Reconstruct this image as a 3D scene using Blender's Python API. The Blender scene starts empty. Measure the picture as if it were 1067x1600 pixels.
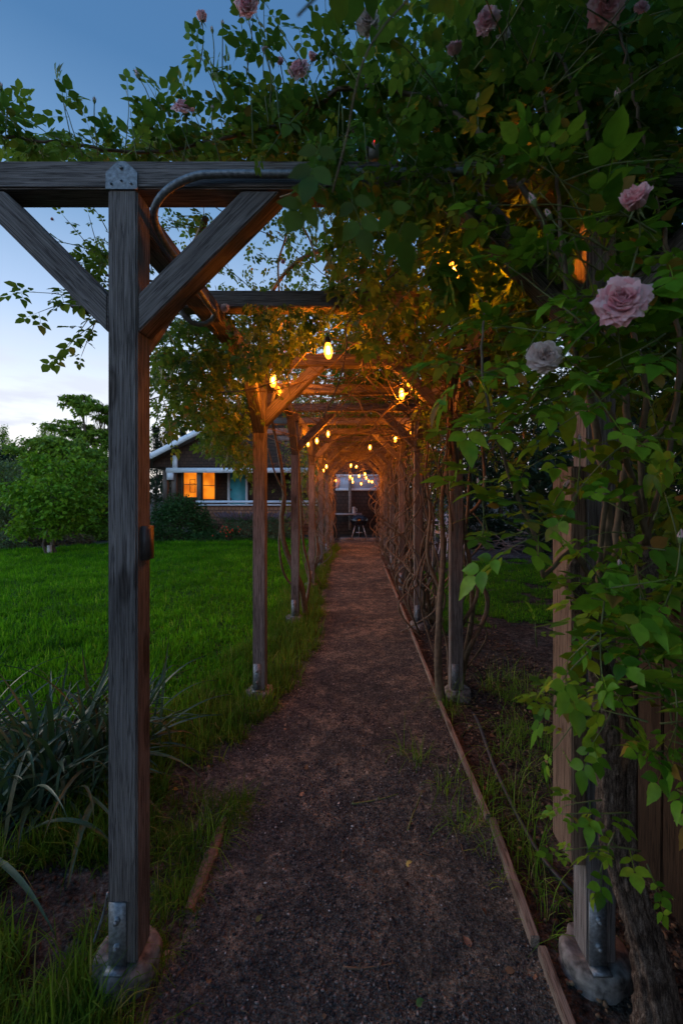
import bpy, bmesh, math, random
import numpy as np
from mathutils import Vector, Matrix
random.seed(7); RNG = np.random.default_rng(7)
R = math.radians
scene = bpy.context.scene
COL = scene.collection

# ------------------------------------------------------------------ camera
F = 703.0; VX, VY = 556.0, 770.0; EYE = 1.5
cam = bpy.data.cameras.new('camera'); camo = bpy.data.objects.new('camera', cam); COL.objects.link(camo)
camo.location = (0, 0, EYE); camo.rotation_euler = (R(90), 0, 0)
cam.sensor_width = 36; cam.lens = F/1600*36
cam.shift_x = (533.5-VX)/1600; cam.shift_y = (VY-800)/1600
cam.clip_start = 0.03; cam.clip_end = 1500
cam.dof.use_dof = True; cam.dof.focus_distance = 2.4; cam.dof.aperture_fstop = 4.5
scene.camera = camo
def at(x, y, D):
    "a point of the place seen at photo pixel x,y, D metres ahead"
    return np.array([(x-VX)/F*D, D, EYE-(y-VY)/F*D])

# ------------------------------------------------------------------ world, sun, exposure
SUN_EL, SUN_ROT = 3.0, -65.0
world = bpy.data.worlds.new('World'); scene.world = world; world.use_nodes = True
nt = world.node_tree; nt.nodes.clear()
N = nt.nodes.new; L = nt.links.new
out = N('ShaderNodeOutputWorld'); bg = N('ShaderNodeBackground'); L(bg.outputs[0], out.inputs[0])
sky = N('ShaderNodeTexSky'); sky.sky_type = 'NISHITA'; sky.sun_disc = False
sky.sun_elevation = R(SUN_EL); sky.sun_rotation = R(SUN_ROT); sky.air_density = 1.0; sky.dust_density = 0.6; sky.ozone_density = 3.0
tc = N('ShaderNodeTexCoord'); sep = N('ShaderNodeSeparateXYZ'); L(tc.outputs['Generated'], sep.inputs[0])
ramp = N('ShaderNodeValToRGB'); L(sep.outputs['Z'], ramp.inputs[0])
e = ramp.color_ramp.elements
e[0].position = 0.0; e[0].color = (11.5, 10.2, 9.0, 1)
e[1].position = 1.0; e[1].color = (0.45, 1.2, 2.8, 1)
for p, c in ((0.07, (8.8, 8.6, 8.5)), (0.17, (7.4, 8.0, 8.8)), (0.33, (4.0, 5.4, 7.7)), (0.50, (1.55, 2.95, 5.1)), (0.66, (0.66, 1.70, 3.5))):
    k = e.new(p); k.color = (*c, 1)
mix = N('ShaderNodeMix'); mix.data_type = 'RGBA'; mix.inputs[0].default_value = 0.93
L(sky.outputs[0], mix.inputs[6]); L(ramp.outputs[0], mix.inputs[7])
# streaks of cloud low over the horizon
mp = N('ShaderNodeMapping'); mp.inputs['Scale'].default_value = (2.2, 2.2, 11.0); L(tc.outputs['Generated'], mp.inputs[0])
ns = N('ShaderNodeTexNoise'); ns.inputs['Scale'].default_value = 2.3; ns.inputs['Detail'].default_value = 7; ns.inputs['Roughness'].default_value = .55; L(mp.outputs[0], ns.inputs[0])
cr = N('ShaderNodeValToRGB'); cr.color_ramp.elements[0].position = .47; cr.color_ramp.elements[1].position = .60; L(ns.outputs[0], cr.inputs[0])
mr = N('ShaderNodeMapRange'); mr.inputs[1].default_value = .30; mr.inputs[2].default_value = .14; mr.inputs[3].default_value = 0; mr.inputs[4].default_value = .95; L(sep.outputs['Z'], mr.inputs[0])
mm = N('ShaderNodeMath'); mm.operation = 'MULTIPLY'; L(cr.outputs[0], mm.inputs[0]); L(mr.outputs[0], mm.inputs[1])
mix2 = N('ShaderNodeMix'); mix2.data_type = 'RGBA'; L(mm.outputs[0], mix2.inputs[0]); L(mix.outputs[2], mix2.inputs[6]); mix2.inputs[7].default_value = (5.6, 5.9, 6.9, 1)
# the unseen sky behind the camera is brightened, to light what faces it
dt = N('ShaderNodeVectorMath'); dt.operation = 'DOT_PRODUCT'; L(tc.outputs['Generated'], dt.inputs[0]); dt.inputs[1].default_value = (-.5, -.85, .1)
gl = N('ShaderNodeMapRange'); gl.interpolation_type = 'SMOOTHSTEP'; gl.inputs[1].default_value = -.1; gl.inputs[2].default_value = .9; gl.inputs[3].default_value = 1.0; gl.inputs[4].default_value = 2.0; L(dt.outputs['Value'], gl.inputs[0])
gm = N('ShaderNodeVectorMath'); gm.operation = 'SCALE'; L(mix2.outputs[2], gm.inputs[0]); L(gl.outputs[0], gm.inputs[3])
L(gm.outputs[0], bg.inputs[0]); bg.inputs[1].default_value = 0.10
sun = bpy.data.lights.new('sun', 'SUN'); suno = bpy.data.objects.new('sun', sun); COL.objects.link(suno)
sun.energy = 0.55; sun.angle = R(25); sun.color = (1.0, .86, .72)
_s = Vector((math.sin(R(SUN_ROT)), math.cos(R(SUN_ROT)), math.tan(R(14))))
suno.rotation_euler = _s.to_track_quat('Z', 'Y').to_euler()
vs = scene.view_settings; vs.view_transform = 'Standard'; vs.look = 'None'; vs.exposure = 0.45; vs.gamma = 1.0
scene.cycles.use_denoising = True
scene.cycles.max_bounces = 6; scene.cycles.diffuse_bounces = 3; scene.cycles.glossy_bounces = 2
scene.cycles.transmission_bounces = 4; scene.cycles.transparent_max_bounces = 8; scene.cycles.sample_clamp_indirect = 4.0

# ------------------------------------------------------------------ helpers: noise and mesh building
def vnoise(x, y, seed=0):
    x = np.asarray(x, float); y = np.asarray(y, float)
    xi = np.floor(x).astype(np.int64); yi = np.floor(y).astype(np.int64); fx = x-xi; fy = y-yi
    fx = fx*fx*(3-2*fx); fy = fy*fy*(3-2*fy)
    def h(a, b):
        v = (a*374761393 + b*668265263 + seed*982451653) & 0x7fffffff
        v = ((v ^ (v >> 13))*1274126177) & 0x7fffffff
        return ((v ^ (v >> 16)) & 0xffff)/65535.0
    return (h(xi, yi)*(1-fx)+h(xi+1, yi)*fx)*(1-fy)+(h(xi, yi+1)*(1-fx)+h(xi+1, yi+1)*fx)*fy
def fbm(x, y, oct=4, seed=0):
    s = 0; a = .5
    for i in range(oct):
        s = s+a*(vnoise(x, y, seed+i)-.5); x = x*2.03+7.1; y = y*2.03+3.7; a *= .5
    return s

class Acc:
    "collects geometry; build() links it as ONE mesh object"
    def __init__(s): s.v = []; s.n = 0; s.f = []
    def add(s, v, f, m=0):
        v = np.asarray(v, np.float32).reshape(-1, 3)
        if len(v) == 0: return
        for g in (f if isinstance(f, list) and len(f) and isinstance(f[0], np.ndarray) else [np.asarray(f)]):
            if len(g): s.f.append((g.astype(np.int32)+s.n, m))
        s.v.append(v); s.n += len(v)
    def box(s, c, d, m=0, rz=0, M=None):
        c = np.array(c, float); d = np.array(d, float)/2
        v = np.array([[x, y, z] for x in (-1, 1) for y in (-1, 1) for z in (-1, 1)], float)*d
        if rz: ca, sa = math.cos(rz), math.sin(rz); v = v@np.array([[ca, sa, 0], [-sa, ca, 0], [0, 0, 1]])
        if M is not None: v = v@np.array(M).T
        s.add(v+c, np.array([[0, 1, 3, 2], [4, 6, 7, 5], [0, 4, 5, 1], [2, 3, 7, 6], [0, 2, 6, 4], [1, 5, 7, 3]]), m)
    def tube(s, pts, rad, sides=8, m=0, rough=0, seed=0, cap=True):
        p = np.asarray(pts, float); n = len(p)
        if n < 2: return
        rad = np.broadcast_to(np.asarray(rad, float), (n,))
        t = np.gradient(p, axis=0); t /= np.linalg.norm(t, axis=1)[:, None]+1e-9
        a = np.cross(t[0], [0, 0, 1.]);
        if np.linalg.norm(a) < .1: a = np.cross(t[0], [1., 0, 0])
        a /= np.linalg.norm(a); A = np.zeros((n, 3))
        for i in range(n):
            a = a-t[i]*np.dot(a, t[i]); a /= np.linalg.norm(a)+1e-9; A[i] = a
        B = np.cross(t, A); th = np.arange(sides)/sides*2*np.pi
        rr = np.repeat(rad[:, None], sides, 1)
        if rough:
            u = np.cumsum(np.r_[0, np.linalg.norm(np.diff(p, axis=0), axis=1)])
            # ridges run along the stem and twist slowly round it
            U = u[:, None]; T = th[None, :]+U*3.0
            rr = rr*(1+rough*(fbm(np.cos(T)*3+seed, np.sin(T)*3+U*2.2, 2, 11)*1.5+np.abs(fbm(np.cos(T)*6.5+seed, np.sin(T)*6.5+U*2.6, 3, 5))*-2.6+.25))
        v = p[:, None, :]+rr[:, :, None]*(np.cos(th)[None, :, None]*A[:, None, :]+np.sin(th)[None, :, None]*B[:, None, :])
        i = np.arange(n-1)[:, None]*sides; j = np.arange(sides)[None, :]; k = (j+1) % sides
        f = np.stack([i+j, i+k, i+sides+k, i+sides+j], -1).reshape(-1, 4)
        s.add(v.reshape(-1, 3), f, m)
        if cap:
            s.f.append((np.array([list(range(sides))[::-1]], np.int32)+s.n-n*sides, m)); s.f.append((np.array([list(range(sides))], np.int32)+s.n-sides, m))
    def lathe(s, prof, c=(0, 0, 0), sides=20, m=0):
        c = np.array(c, float); th = np.arange(sides)/sides*2*np.pi
        v = np.array([[[r*math.cos(a), r*math.sin(a), z] for a in th] for r, z in prof])+c; n = len(prof)
        i = np.arange(n-1)[:, None]*sides; j = np.arange(sides)[None, :]; k = (j+1) % sides
        s.add(v.reshape(-1, 3), np.stack([i+j, i+k, i+sides+k, i+sides+j], -1).reshape(-1, 4), m)
    def build(s, name, mats, parent=None, smooth=False, link=True):
        me = bpy.data.meshes.new(name)
        v = np.concatenate(s.v) if s.v else np.zeros((0, 3), np.float32)
        me.vertices.add(len(v)); me.vertices.foreach_set('co', v.ravel())
        loops = np.concatenate([f.ravel() for f, m in s.f]); tot = np.concatenate([np.full(len(f), f.shape[1], np.int32) for f, m in s.f])
        mi = np.concatenate([np.full(len(f), m, np.int32) for f, m in s.f])
        me.loops.add(len(loops)); me.loops.foreach_set('vertex_index', loops)
        me.polygons.add(len(tot)); me.polygons.foreach_set('loop_start', np.r_[0, np.cumsum(tot)[:-1]].astype(np.int32))
        me.polygons.foreach_set('loop_total', tot); me.polygons.foreach_set('material_index', mi)
        if smooth: me.polygons.foreach_set('use_smooth', np.ones(len(tot), bool))
        me.update(calc_edges=True); me.validate()
        for m in (mats if isinstance(mats, (list, tuple)) else [mats]): me.materials.append(m)
        o = bpy.data.objects.new(name, me)
        if link: COL.objects.link(o)
        if parent: o.parent = parent
        return o
def tag(o, label, cat, group=None, kind=None):
    if label: o['label'] = label
    if cat: o['category'] = cat
    if group: o['group'] = group
    if kind: o['kind'] = kind
    return o
def thing(name, label, cat, loc=(0, 0, 0), group=None):
    o = bpy.data.objects.new(name, None); COL.objects.link(o); o.location = Vector(loc); o.empty_display_size = .2
    return tag(o, label, cat, group)
def keep(o, root):
    "parent a mesh built in world coordinates to a root standing elsewhere"
    o.parent = root; o.matrix_parent_inverse = Matrix.Translation(-root.location); return o
def beam(name, p0, p1, w, h, mat, parent, bev=.004, up=(0, 0, 1), cut=(0, 0)):
    "squared timber from p0 to p1, its own object with local X along the grain"
    p0 = Vector(p0); p1 = Vector(p1); d = p1-p0; ln = d.length; x = d.normalized(); u = Vector(up)
    if abs(x.dot(u)) > .98: u = Vector((0, 1, 0))
    y = u.cross(x).normalized(); z = x.cross(y)
    bm = bmesh.new(); bmesh.ops.create_cube(bm, size=1)
    for v in bm.verts:
        e = v.co.x > 0
        v.co = Vector((v.co.x*ln, v.co.y*w, v.co.z*h))
        v.co.x += (v.co.z)*(cut[1] if e else cut[0])
    ed = [e for e in bm.edges]
    bmesh.ops.bevel(bm, geom=ed, offset=bev, segments=2, affect='EDGES')
    me = bpy.data.meshes.new(name); bm.to_mesh(me); bm.free(); me.materials.append(mat)
    o = bpy.data.objects.new(name, me); COL.objects.link(o)
    M = Matrix((x, y, z)).transposed().to_4x4(); M.translation = (p0+p1)/2
    if parent: o.parent = parent; o.matrix_parent_inverse = Matrix.Translation(-parent.location)
    o.matrix_basis = M
    return o

# ------------------------------------------------------------------ materials
def mat(name):
    m = bpy.data.materials.new(name); m.use_nodes = True; n = m.node_tree
    b = n.nodes['Principled BSDF']; return m, n, b
def nn(n, t, **kw):
    x = n.nodes.new(t)
    for k, v in kw.items():
        if k in x.inputs: x.inputs[k].default_value = v
        else: setattr(x, k, v)
    return x
def rampn(n, fac, stops, interp='LINEAR'):
    r = n.nodes.new('ShaderNodeValToRGB'); e = r.color_ramp.elements; r.color_ramp.interpolation = interp
    e[0].position = stops[0][0]; e[0].color = (*stops[0][1], 1); e[1].position = stops[-1][0]; e[1].color = (*stops[-1][1], 1)
    for p, c in stops[1:-1]: q = e.new(p); q.color = (*c, 1)
    n.links.new(fac, r.inputs[0]); return r.outputs[0]
def simple(name, col, rough=.6, metal=0, var=.15, scale=30, bump=.2, emit=None, es=1):
    m, n, b = mat(name); t = nn(n, 'ShaderNodeTexCoord'); z = nn(n, 'ShaderNodeTexNoise', Scale=scale, Detail=6)
    n.links.new(t.outputs['Object'], z.inputs['Vector'])
    c = rampn(n, z.outputs[0], [(.3, tuple(x*(1-var) for x in col)), (.7, tuple(min(1, x*(1+var)) for x in col))])
    n.links.new(c, b.inputs['Base Color']); b.inputs['Roughness'].default_value = rough; b.inputs['Metallic'].default_value = metal
    if bump:
        bp = nn(n, 'ShaderNodeBump', Strength=bump, Distance=.003); n.links.new(z.outputs[0], bp.inputs['Height']); n.links.new(bp.outputs[0], b.inputs['Normal'])
    if emit: b.inputs['Emission Color'].default_value = (*emit, 1); b.inputs['Emission Strength'].default_value = es
    return m
def wood(name, stops, sx=1.6, sy=30, bump=.5, rough=.8, knots=True):
    m, n, b = mat(name); t = nn(n, 'ShaderNodeTexCoord'); oi = nn(n, 'ShaderNodeObjectInfo')
    va = nn(n, 'ShaderNodeVectorMath', operation='ADD'); sc = nn(n, 'ShaderNodeVectorMath', operation='SCALE'); sc.inputs[3].default_value = 37
    cb = nn(n, 'ShaderNodeCombineXYZ'); n.links.new(oi.outputs['Random'], cb.inputs[0]); n.links.new(oi.outputs['Random'], cb.inputs[1]); n.links.new(cb.outputs[0], sc.inputs[0])
    n.links.new(t.outputs['Object'], va.inputs[0]); n.links.new(sc.outputs[0], va.inputs[1])
    w = nn(n, 'ShaderNodeTexNoise', Scale=3.0, Detail=3); n.links.new(va.outputs[0], w.inputs['Vector'])
    mx = nn(n, 'ShaderNodeVectorMath', operation='MULTIPLY_ADD'); mx.inputs[1].default_value = (.012, .012, .012)
    n.links.new(w.outputs['Color'], mx.inputs[0]); n.links.new(va.outputs[0], mx.inputs[2])
    mp = nn(n, 'ShaderNodeMapping'); mp.inputs['Scale'].default_value = (sx, sy, sy); n.links.new(mx.outputs[0], mp.inputs[0])
    a = nn(n, 'ShaderNodeTexNoise', Scale=4.0, Detail=9, Roughness=.68); n.links.new(mp.outputs[0], a.inputs['Vector'])
    mp2 = nn(n, 'ShaderNodeMapping'); mp2.inputs['Scale'].default_value = (sx*1.2, sy*5, sy*5); n.links.new(mx.outputs[0], mp2.inputs[0])
    f = nn(n, 'ShaderNodeTexNoise', Scale=3.0, Detail=4); n.links.new(mp2.outputs[0], f.inputs['Vector'])
    md = nn(n, 'ShaderNodeMath', operation='MULTIPLY_ADD'); md.inputs[1].default_value = .45; n.links.new(f.outputs[0], md.inputs[0])
    m2 = nn(n, 'ShaderNodeMath', operation='MULTIPLY'); m2.inputs[1].default_value = .62; n.links.new(a.outputs[0], m2.inputs[0]); n.links.new(m2.outputs[0], md.inputs[2])
    c = rampn(n, md.outputs[0], stops)
    st = nn(n, 'ShaderNodeTexNoise', Scale=1.7, Detail=5); n.links.new(va.outputs[0], st.inputs['Vector'])
    sr = rampn(n, st.outputs[0], [(.35, (.62, .60, .58)), (.62, (1.1, 1.08, 1.05))])
    mc = nn(n, 'ShaderNodeMix', data_type='RGBA', blend_type='MULTIPLY'); mc.inputs[0].default_value = .8
    n.links.new(c, mc.inputs[6]); n.links.new(sr, mc.inputs[7]); n.links.new(mc.outputs[2], b.inputs['Base Color'])
    b.inputs['Roughness'].default_value = rough; b.inputs['Specular IOR Level'].default_value = .15
    # drying checks: thin dark cracks along the grain
    mp3 = nn(n, 'ShaderNodeMapping'); mp3.inputs['Scale'].default_value = (sx*1.1, sy*1.3, sy*1.3); n.links.new(mx.outputs[0], mp3.inputs[0])
    ck = nn(n, 'ShaderNodeTexNoise', Scale=2.2, Detail=3); n.links.new(mp3.outputs[0], ck.inputs['Vector'])
    ckr = rampn(n, ck.outputs[0], [(.455, (1, 1, 1)), (.492, (.12, .10, .09)), (.508, (.12, .10, .09)), (.545, (1, 1, 1))])
    mk = nn(n, 'ShaderNodeMix', data_type='RGBA', blend_type='MULTIPLY'); mk.inputs[0].default_value = .65
    kp = nn(n, 'ShaderNodeMapping'); kp.inputs['Scale'].default_value = (2.6, 8, 8); n.links.new(mx.outputs[0], kp.inputs[0])
    kv = nn(n, 'ShaderNodeTexVoronoi', Scale=1.0); n.links.new(kp.outputs[0], kv.inputs['Vector'])
    kr = rampn(n, kv.outputs['Distance'], [(.05, (.22, .18, .16)), (.12, (.55, .5, .46)), (.16, (.30, .27, .25)), (.22, (1, 1, 1))])
    mkn = nn(n, 'ShaderNodeMix', data_type='RGBA', blend_type='MULTIPLY'); mkn.inputs[0].default_value = .75; n.links.new(mc.outputs[2], mkn.inputs[6]); n.links.new(kr, mkn.inputs[7])
    n.links.new(mkn.outputs[2], mk.inputs[6]); n.links.new(ckr, mk.inputs[7]); n.links.new(mk.outputs[2], b.inputs['Base Color'])
    bp = nn(n, 'ShaderNodeBump', Strength=bump, Distance=.004); n.links.new(md.outputs[0], bp.inputs['Height']); n.links.new(bp.outputs[0], b.inputs['Normal'])
    return m
def leafmat(name, stops, trans=.35, rough=.5, tcol=(.30, .45, .05), spec=.16, patch=0):
    m, n, b = mat(name); g = nn(n, 'ShaderNodeNewGeometry')
    c = rampn(n, g.outputs['Random Per Island'], stops)
    t = nn(n, 'ShaderNodeTexCoord'); z = nn(n, 'ShaderNodeTexNoise', Scale=60.0, Detail=3); n.links.new(t.outputs['Object'], z.inputs['Vector'])
    v = rampn(n, z.outputs[0], [(.3, (.75, .75, .75)), (.7, (1.15, 1.15, 1.15))])
    mx = nn(n, 'ShaderNodeMix', data_type='RGBA', blend_type='MULTIPLY'); mx.inputs[0].default_value = 1
    if patch:
        z.inputs['Scale'].default_value = patch; z.inputs['Detail'].default_value = 5; vr = [q for q in n.nodes if q.type == 'VALTORGB'][-1]
        vr.color_ramp.elements[0].position = .36; vr.color_ramp.elements[0].color = (.42, .50, .5, 1); vr.color_ramp.elements[1].position = .64; vr.color_ramp.elements[1].color = (1.5, 1.22, 1, 1)
    n.links.new(c, mx.inputs[6]); n.links.new(v, mx.inputs[7]); n.links.new(mx.outputs[2], b.inputs['Base Color'])
    b.inputs['Roughness'].default_value = rough; b.inputs['Specular IOR Level'].default_value = spec
    tr = nn(n, 'ShaderNodeBsdfTranslucent'); ms = nn(n, 'ShaderNodeMixShader'); ms.inputs[0].default_value = trans
    mt = nn(n, 'ShaderNodeMix', data_type='RGBA'); mt.inputs[0].default_value = .5; n.links.new(mx.outputs[2], mt.inputs[6]); mt.inputs[7].default_value = (*tcol, 1)
    n.links.new(mt.outputs[2], tr.inputs[0]); n.links.new(b.outputs[0], ms.inputs[1]); n.links.new(tr.outputs[0], ms.inputs[2])
    n.links.new(ms.outputs[0], n.nodes['Material Output'].inputs[0]); return m
G = lambda r, g, b: (r, g, b)
M_WOOD = wood('weathered timber', [(.28, (.035, .031, .029)), (.42, (.11, .098, .091)), (.54, (.205, .185, .173)), (.70, (.35, .32, .30))], sx=1.3, sy=48, bump=.8)
M_BOARD = wood('pale cedar board', [(.30, (.07, .045, .03)), (.5, (.18, .122, .085)), (.72, (.29, .21, .15))], bump=.5)
M_FENCE = wood('brown fence board', [(.30, (.012, .008, .005)), (.5, (.034, .022, .014)), (.72, (.065, .042, .026))])
M_EDGE = wood('edging board', [(.30, (.11, .082, .062)), (.5, (.25, .195, .15)), (.72, (.38, .31, .25))], bump=.5)
M_BARK = wood('rose bark', [(.34, (.012, .008, .006)), (.47, (.065, .043, .032)), (.58, (.15, .108, .082)), (.72, (.27, .21, .165))], sx=55, sy=55, bump=1.0)
_mp = [n for n in M_BARK.node_tree.nodes if n.type == 'MAPPING']; _mp[0].inputs['Scale'].default_value = (40, 40, 5); _mp[1].inputs['Scale'].default_value = (90, 90, 14)
M_CANE = simple('rose cane', (.115, .080, .045), .7, var=.35, scale=40, bump=.5)
M_GREENCANE = simple('green rose shoot', (.10, .13, .035), .55, var=.35, scale=30, bump=.1)
M_GALV = simple('galvanised steel', (.22, .24, .25), .55, .6, var=.4, scale=90, bump=.15)
M_CONC = simple('rough concrete', (.17, .155, .135), .9, var=.75, scale=38, bump=1.0)
M_DARK = simple('dark plastic', (.03, .03, .033), .5, var=.2)
M_BRASS = simple('lamp socket plastic', (.02, .018, .016), .5)
M_LEAF = leafmat('rose leaf', [(0, (.024, .075, .008)), (.35, (.048, .135, .012)), (.75, (.085, .21, .020)), (.95, (.13, .24, .028)), (.985, (.22, .13, .03)), (1, (.26, .10, .03))])
M_LEAFN = leafmat('sky lit rose leaf', [(0, (.026, .10, .008)), (.3, (.07, .21, .012)), (.7, (.15, .35, .022)), (.94, (.26, .44, .035)), (.975, (.24, .15, .03)), (1, (.30, .10, .03))], .38, .45, (.34, .58, .04), .22)  # lighter leaf colour stands in for sky light on the near wall
M_LEAFD = leafmat('darker rose leaf', [(0, (.016, .055, .008)), (.6, (.035, .10, .012)), (1, (.05, .13, .015))], .22, .5, (.16, .32, .03))  # darker greens, for the leaves hanging close to the lens
M_LEAFW = leafmat('rose leaf yellowing', [(0, (.022, .07, .010)), (.5, (.046, .125, .016)), (.86, (.085, .18, .024)), (.94, (.15, .17, .03)), (.97, (.22, .13, .03)), (1, (.26, .10, .03))])
M_GRASS = leafmat('lawn grass', [(0, (.022, .12, .004)), (.5, (.058, .27, .006)), (.9, (.125, .42, .014)), (1, (.32, .48, .07))], .4, .7, (.24, .62, .02), .05, 1.3)
M_WEED = leafmat('rough grass', [(0, (.035, .10, .010)), (.6, (.075, .18, .018)), (.9, (.14, .24, .03)), (1, (.30, .25, .11))], .35, .7, (.25, .45, .04), .05, 2.5)
M_STRAP = leafmat('strap leaf', [(0, (.018, .05, .020)), (.6, (.035, .082, .034)), (.93, (.09, .15, .075)), (1, (.20, .18, .09))], .2, .42, (.10, .20, .05), .3)
def petalmat(name, a, b2):
    m, n, b = mat(name); g = nn(n, 'ShaderNodeNewGeometry'); c = rampn(n, g.outputs['Random Per Island'], [(0, a), (1, b2)])
    n.links.new(c, b.inputs['Base Color']); b.inputs['Roughness'].default_value = .6
    tr = nn(n, 'ShaderNodeBsdfTranslucent'); n.links.new(c, tr.inputs[0]); ms = nn(n, 'ShaderNodeMixShader'); ms.inputs[0].default_value = .4
    n.links.new(b.outputs[0], ms.inputs[1]); n.links.new(tr.outputs[0], ms.inputs[2]); n.links.new(ms.outputs[0], n.nodes['Material Output'].inputs[0]); return m
M_PINK = petalmat('pink petal', (.95, .46, .52), (.98, .80, .80))
M_PALE = petalmat('pale petal', (.80, .62, .58), (.88, .78, .72))
M_SEPAL = simple('sepal green', (.12, .18, .05), .6, var=.3)

# ground materials
def groundmat(name, a, b_, c_, grain=220, bump=.8, rough=.95, stone=None):
    m, n, b = mat(name); t = nn(n, 'ShaderNodeTexCoord')
    z1 = nn(n, 'ShaderNodeTexNoise', Scale=1.6, Detail=8, Roughness=.6); z2 = nn(n, 'ShaderNodeTexNoise', Scale=float(grain), Detail=3, Roughness=.7)
    v = nn(n, 'ShaderNodeTexVoronoi', Scale=float(grain)*.55)
    for q in (z1, z2, v): n.links.new(t.outputs['Object'], q.inputs['Vector'])
    z3 = nn(n, 'ShaderNodeTexNoise', Scale=float(grain)*.28, Detail=4, Roughness=.75); z4 = nn(n, 'ShaderNodeTexNoise', Scale=9.0, Detail=6, Roughness=.7)
    for q in (z3, z4): n.links.new(t.outputs['Object'], q.inputs['Vector'])
    z5 = nn(n, 'ShaderNodeMath', operation='MULTIPLY_ADD'); z5.inputs[1].default_value = .55; n.links.new(z4.outputs[0], z5.inputs[0]); zz = nn(n, 'ShaderNodeMath', operation='MULTIPLY'); zz.inputs[1].default_value = .45; n.links.new(z1.outputs[0], zz.inputs[0]); n.links.new(zz.outputs[0], z5.inputs[2])
    c1 = rampn(n, z5.outputs[0], [(.40, a), (.50, b_), (.60, c_)])
    c2 = rampn(n, z2.outputs[0], [(.30, (.35, .35, .36)), (.5, (.95, .95, .95)), (.68, (1.9, 1.85, 1.8))])
    mx = nn(n, 'ShaderNodeMix', data_type='RGBA', blend_type='MULTIPLY'); mx.inputs[0].default_value = .85
    c3 = rampn(n, z3.outputs[0], [(.34, (.30, .30, .31)), (.5, (.95, .95, .95)), (.64, (2.0, 1.95, 1.9))]); mx3 = nn(n, 'ShaderNodeMix', data_type='RGBA', blend_type='MULTIPLY'); mx3.inputs[0].default_value = .75
    n.links.new(c1, mx3.inputs[6]); n.links.new(c3, mx3.inputs[7]); n.links.new(mx3.outputs[2], mx.inputs[6]); n.links.new(c2, mx.inputs[7]); n.links.new(mx.outputs[2], b.inputs['Base Color'])
    b.inputs['Roughness'].default_value = rough; b.inputs['Specular IOR Level'].default_value = .08
    ad = nn(n, 'ShaderNodeMath', operation='ADD'); n.links.new(z2.outputs[0], ad.inputs[0]); n.links.new(v.outputs[0], ad.inputs[1])
    a3 = nn(n, 'ShaderNodeMath', operation='MULTIPLY_ADD'); a3.inputs[1].default_value = 2.5; n.links.new(z3.outputs[0], a3.inputs[0]); n.links.new(ad.outputs[0], a3.inputs[2])
    bp = nn(n, 'ShaderNodeBump', Strength=bump, Distance=.015); n.links.new(a3.outputs[0], bp.inputs['Height']); n.links.new(bp.outputs[0], b.inputs['Normal'])
    return m
M_PATH = groundmat('gritty path', (.068, .073, .072), (.132, .128, .110), (.30, .255, .190), 170, 1.0)
M_SOIL = groundmat('brown soil', (.030, .027, .022), (.062, .054, .044), (.115, .100, .080), 90)
M_LAWN = groundmat('lawn base', (.022, .06, .006), (.035, .10, .010), (.06, .13, .015), 60, .6)
M_GRAVEL = groundmat('gravel yard', (.05, .045, .042), (.085, .075, .068), (.13, .115, .10), 40)

# ------------------------------------------------------------------ ground, path, lawn
def hgt(x, y):
    x = np.asarray(x, float); y = np.asarray(y, float)
    near = np.clip(1-(np.hypot(x, y)-7)/5, 0, 1)
    base = fbm(x*.5, y*.5, 3, 3)*.05
    side = np.clip((np.abs(x)-.62)/.25, 0, 1)
    return base*side+near*(fbm(x*4, y*4, 4, 9)*.020*(.5+side)+fbm(x*22, y*22, 3, 21)*.012*(.35+side))
def sheet(name, xs, ys, fn, m, keepf=None, dz=0.0):
    X, Y = np.meshgrid(xs, ys); Z = fn(X, Y)+dz; nx = len(xs); ny = len(ys)
    i = np.arange(ny-1)[:, None]*nx; j = np.arange(nx-1)[None, :]
    f = np.stack([i+j, i+j+1, i+nx+j+1, i+nx+j], -1).reshape(-1, 4)
    if keepf is not None:
        cx = X.ravel()[f].mean(1); cy = Y.ravel()[f].mean(1); f = f[keepf(cx, cy)]
    a = Acc(); a.add(np.stack([X, Y, Z], -1).reshape(-1, 3), f); o = a.build(name, m, smooth=True)
    o['kind'] = 'structure'; return o
def axis(*segs):
    r = [np.arange(a, b, s) for a, b, s in segs]; return np.unique(np.round(np.concatenate(r+[[segs[-1][1]]]), 4))
gx = axis((-400, -60, 40), (-60, -12, 4), (-12, -3, .3), (-3, 3, .03), (3, 12, .3), (12, 60, 4), (60, 400, 40))
gy = axis((-60, -4, 4), (-4, .6, .3), (.6, 5, .03), (5, 16, .2), (16, 60, 4), (60, 600, 40))
sheet('ground', gx, gy, hgt, M_SOIL)
def left_edge(y):
    y = np.asarray(y, float)
    return np.interp(y, [-2, 1.2, 1.7, 2.1, 2.6, 3.3, 4.2, 6, 14], [-.62, -.62, -.60, -.72, -.85, -.66, -.50, -.52, -.55])+fbm(y*2.5, y*0+3, 3, 2)*.12
px_ = axis((-1.1, .6, .02)); py_ = axis((-3, .6, .1), (.6, 5, .02), (5, 15.2, .08))
sheet('path', px_, py_, lambda x, y: hgt(x, y)+.004, M_PATH, lambda x, y: (x > left_edge(y)) & (x < .60), .002)
def in_lawn(x, y):
    w = fbm(x*1.2, y*1.2, 4, 31)*1.1
    far = 14.6+np.clip((-4-x), 0, 9)*-.55
    bed = (y < 2.9+w) | ((y < 3.5+w) & (x > -1.0+w*.3))
    return (x < -.80+w*.22) & (x > -15) & (y < far+w) & ~bed & (y > 2.6)
def in_rlawn(x, y):
    w = fbm(x*1.5, y*1.5, 4, 41)
    return (x > 1.05+w*.6) & (x < 6.0+w) & (y > 5.2+w*1.6) & (y < 9.7+w*1.5) & (fbm(x*2.1, y*2.1, 3, 44) > -.13)
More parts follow.
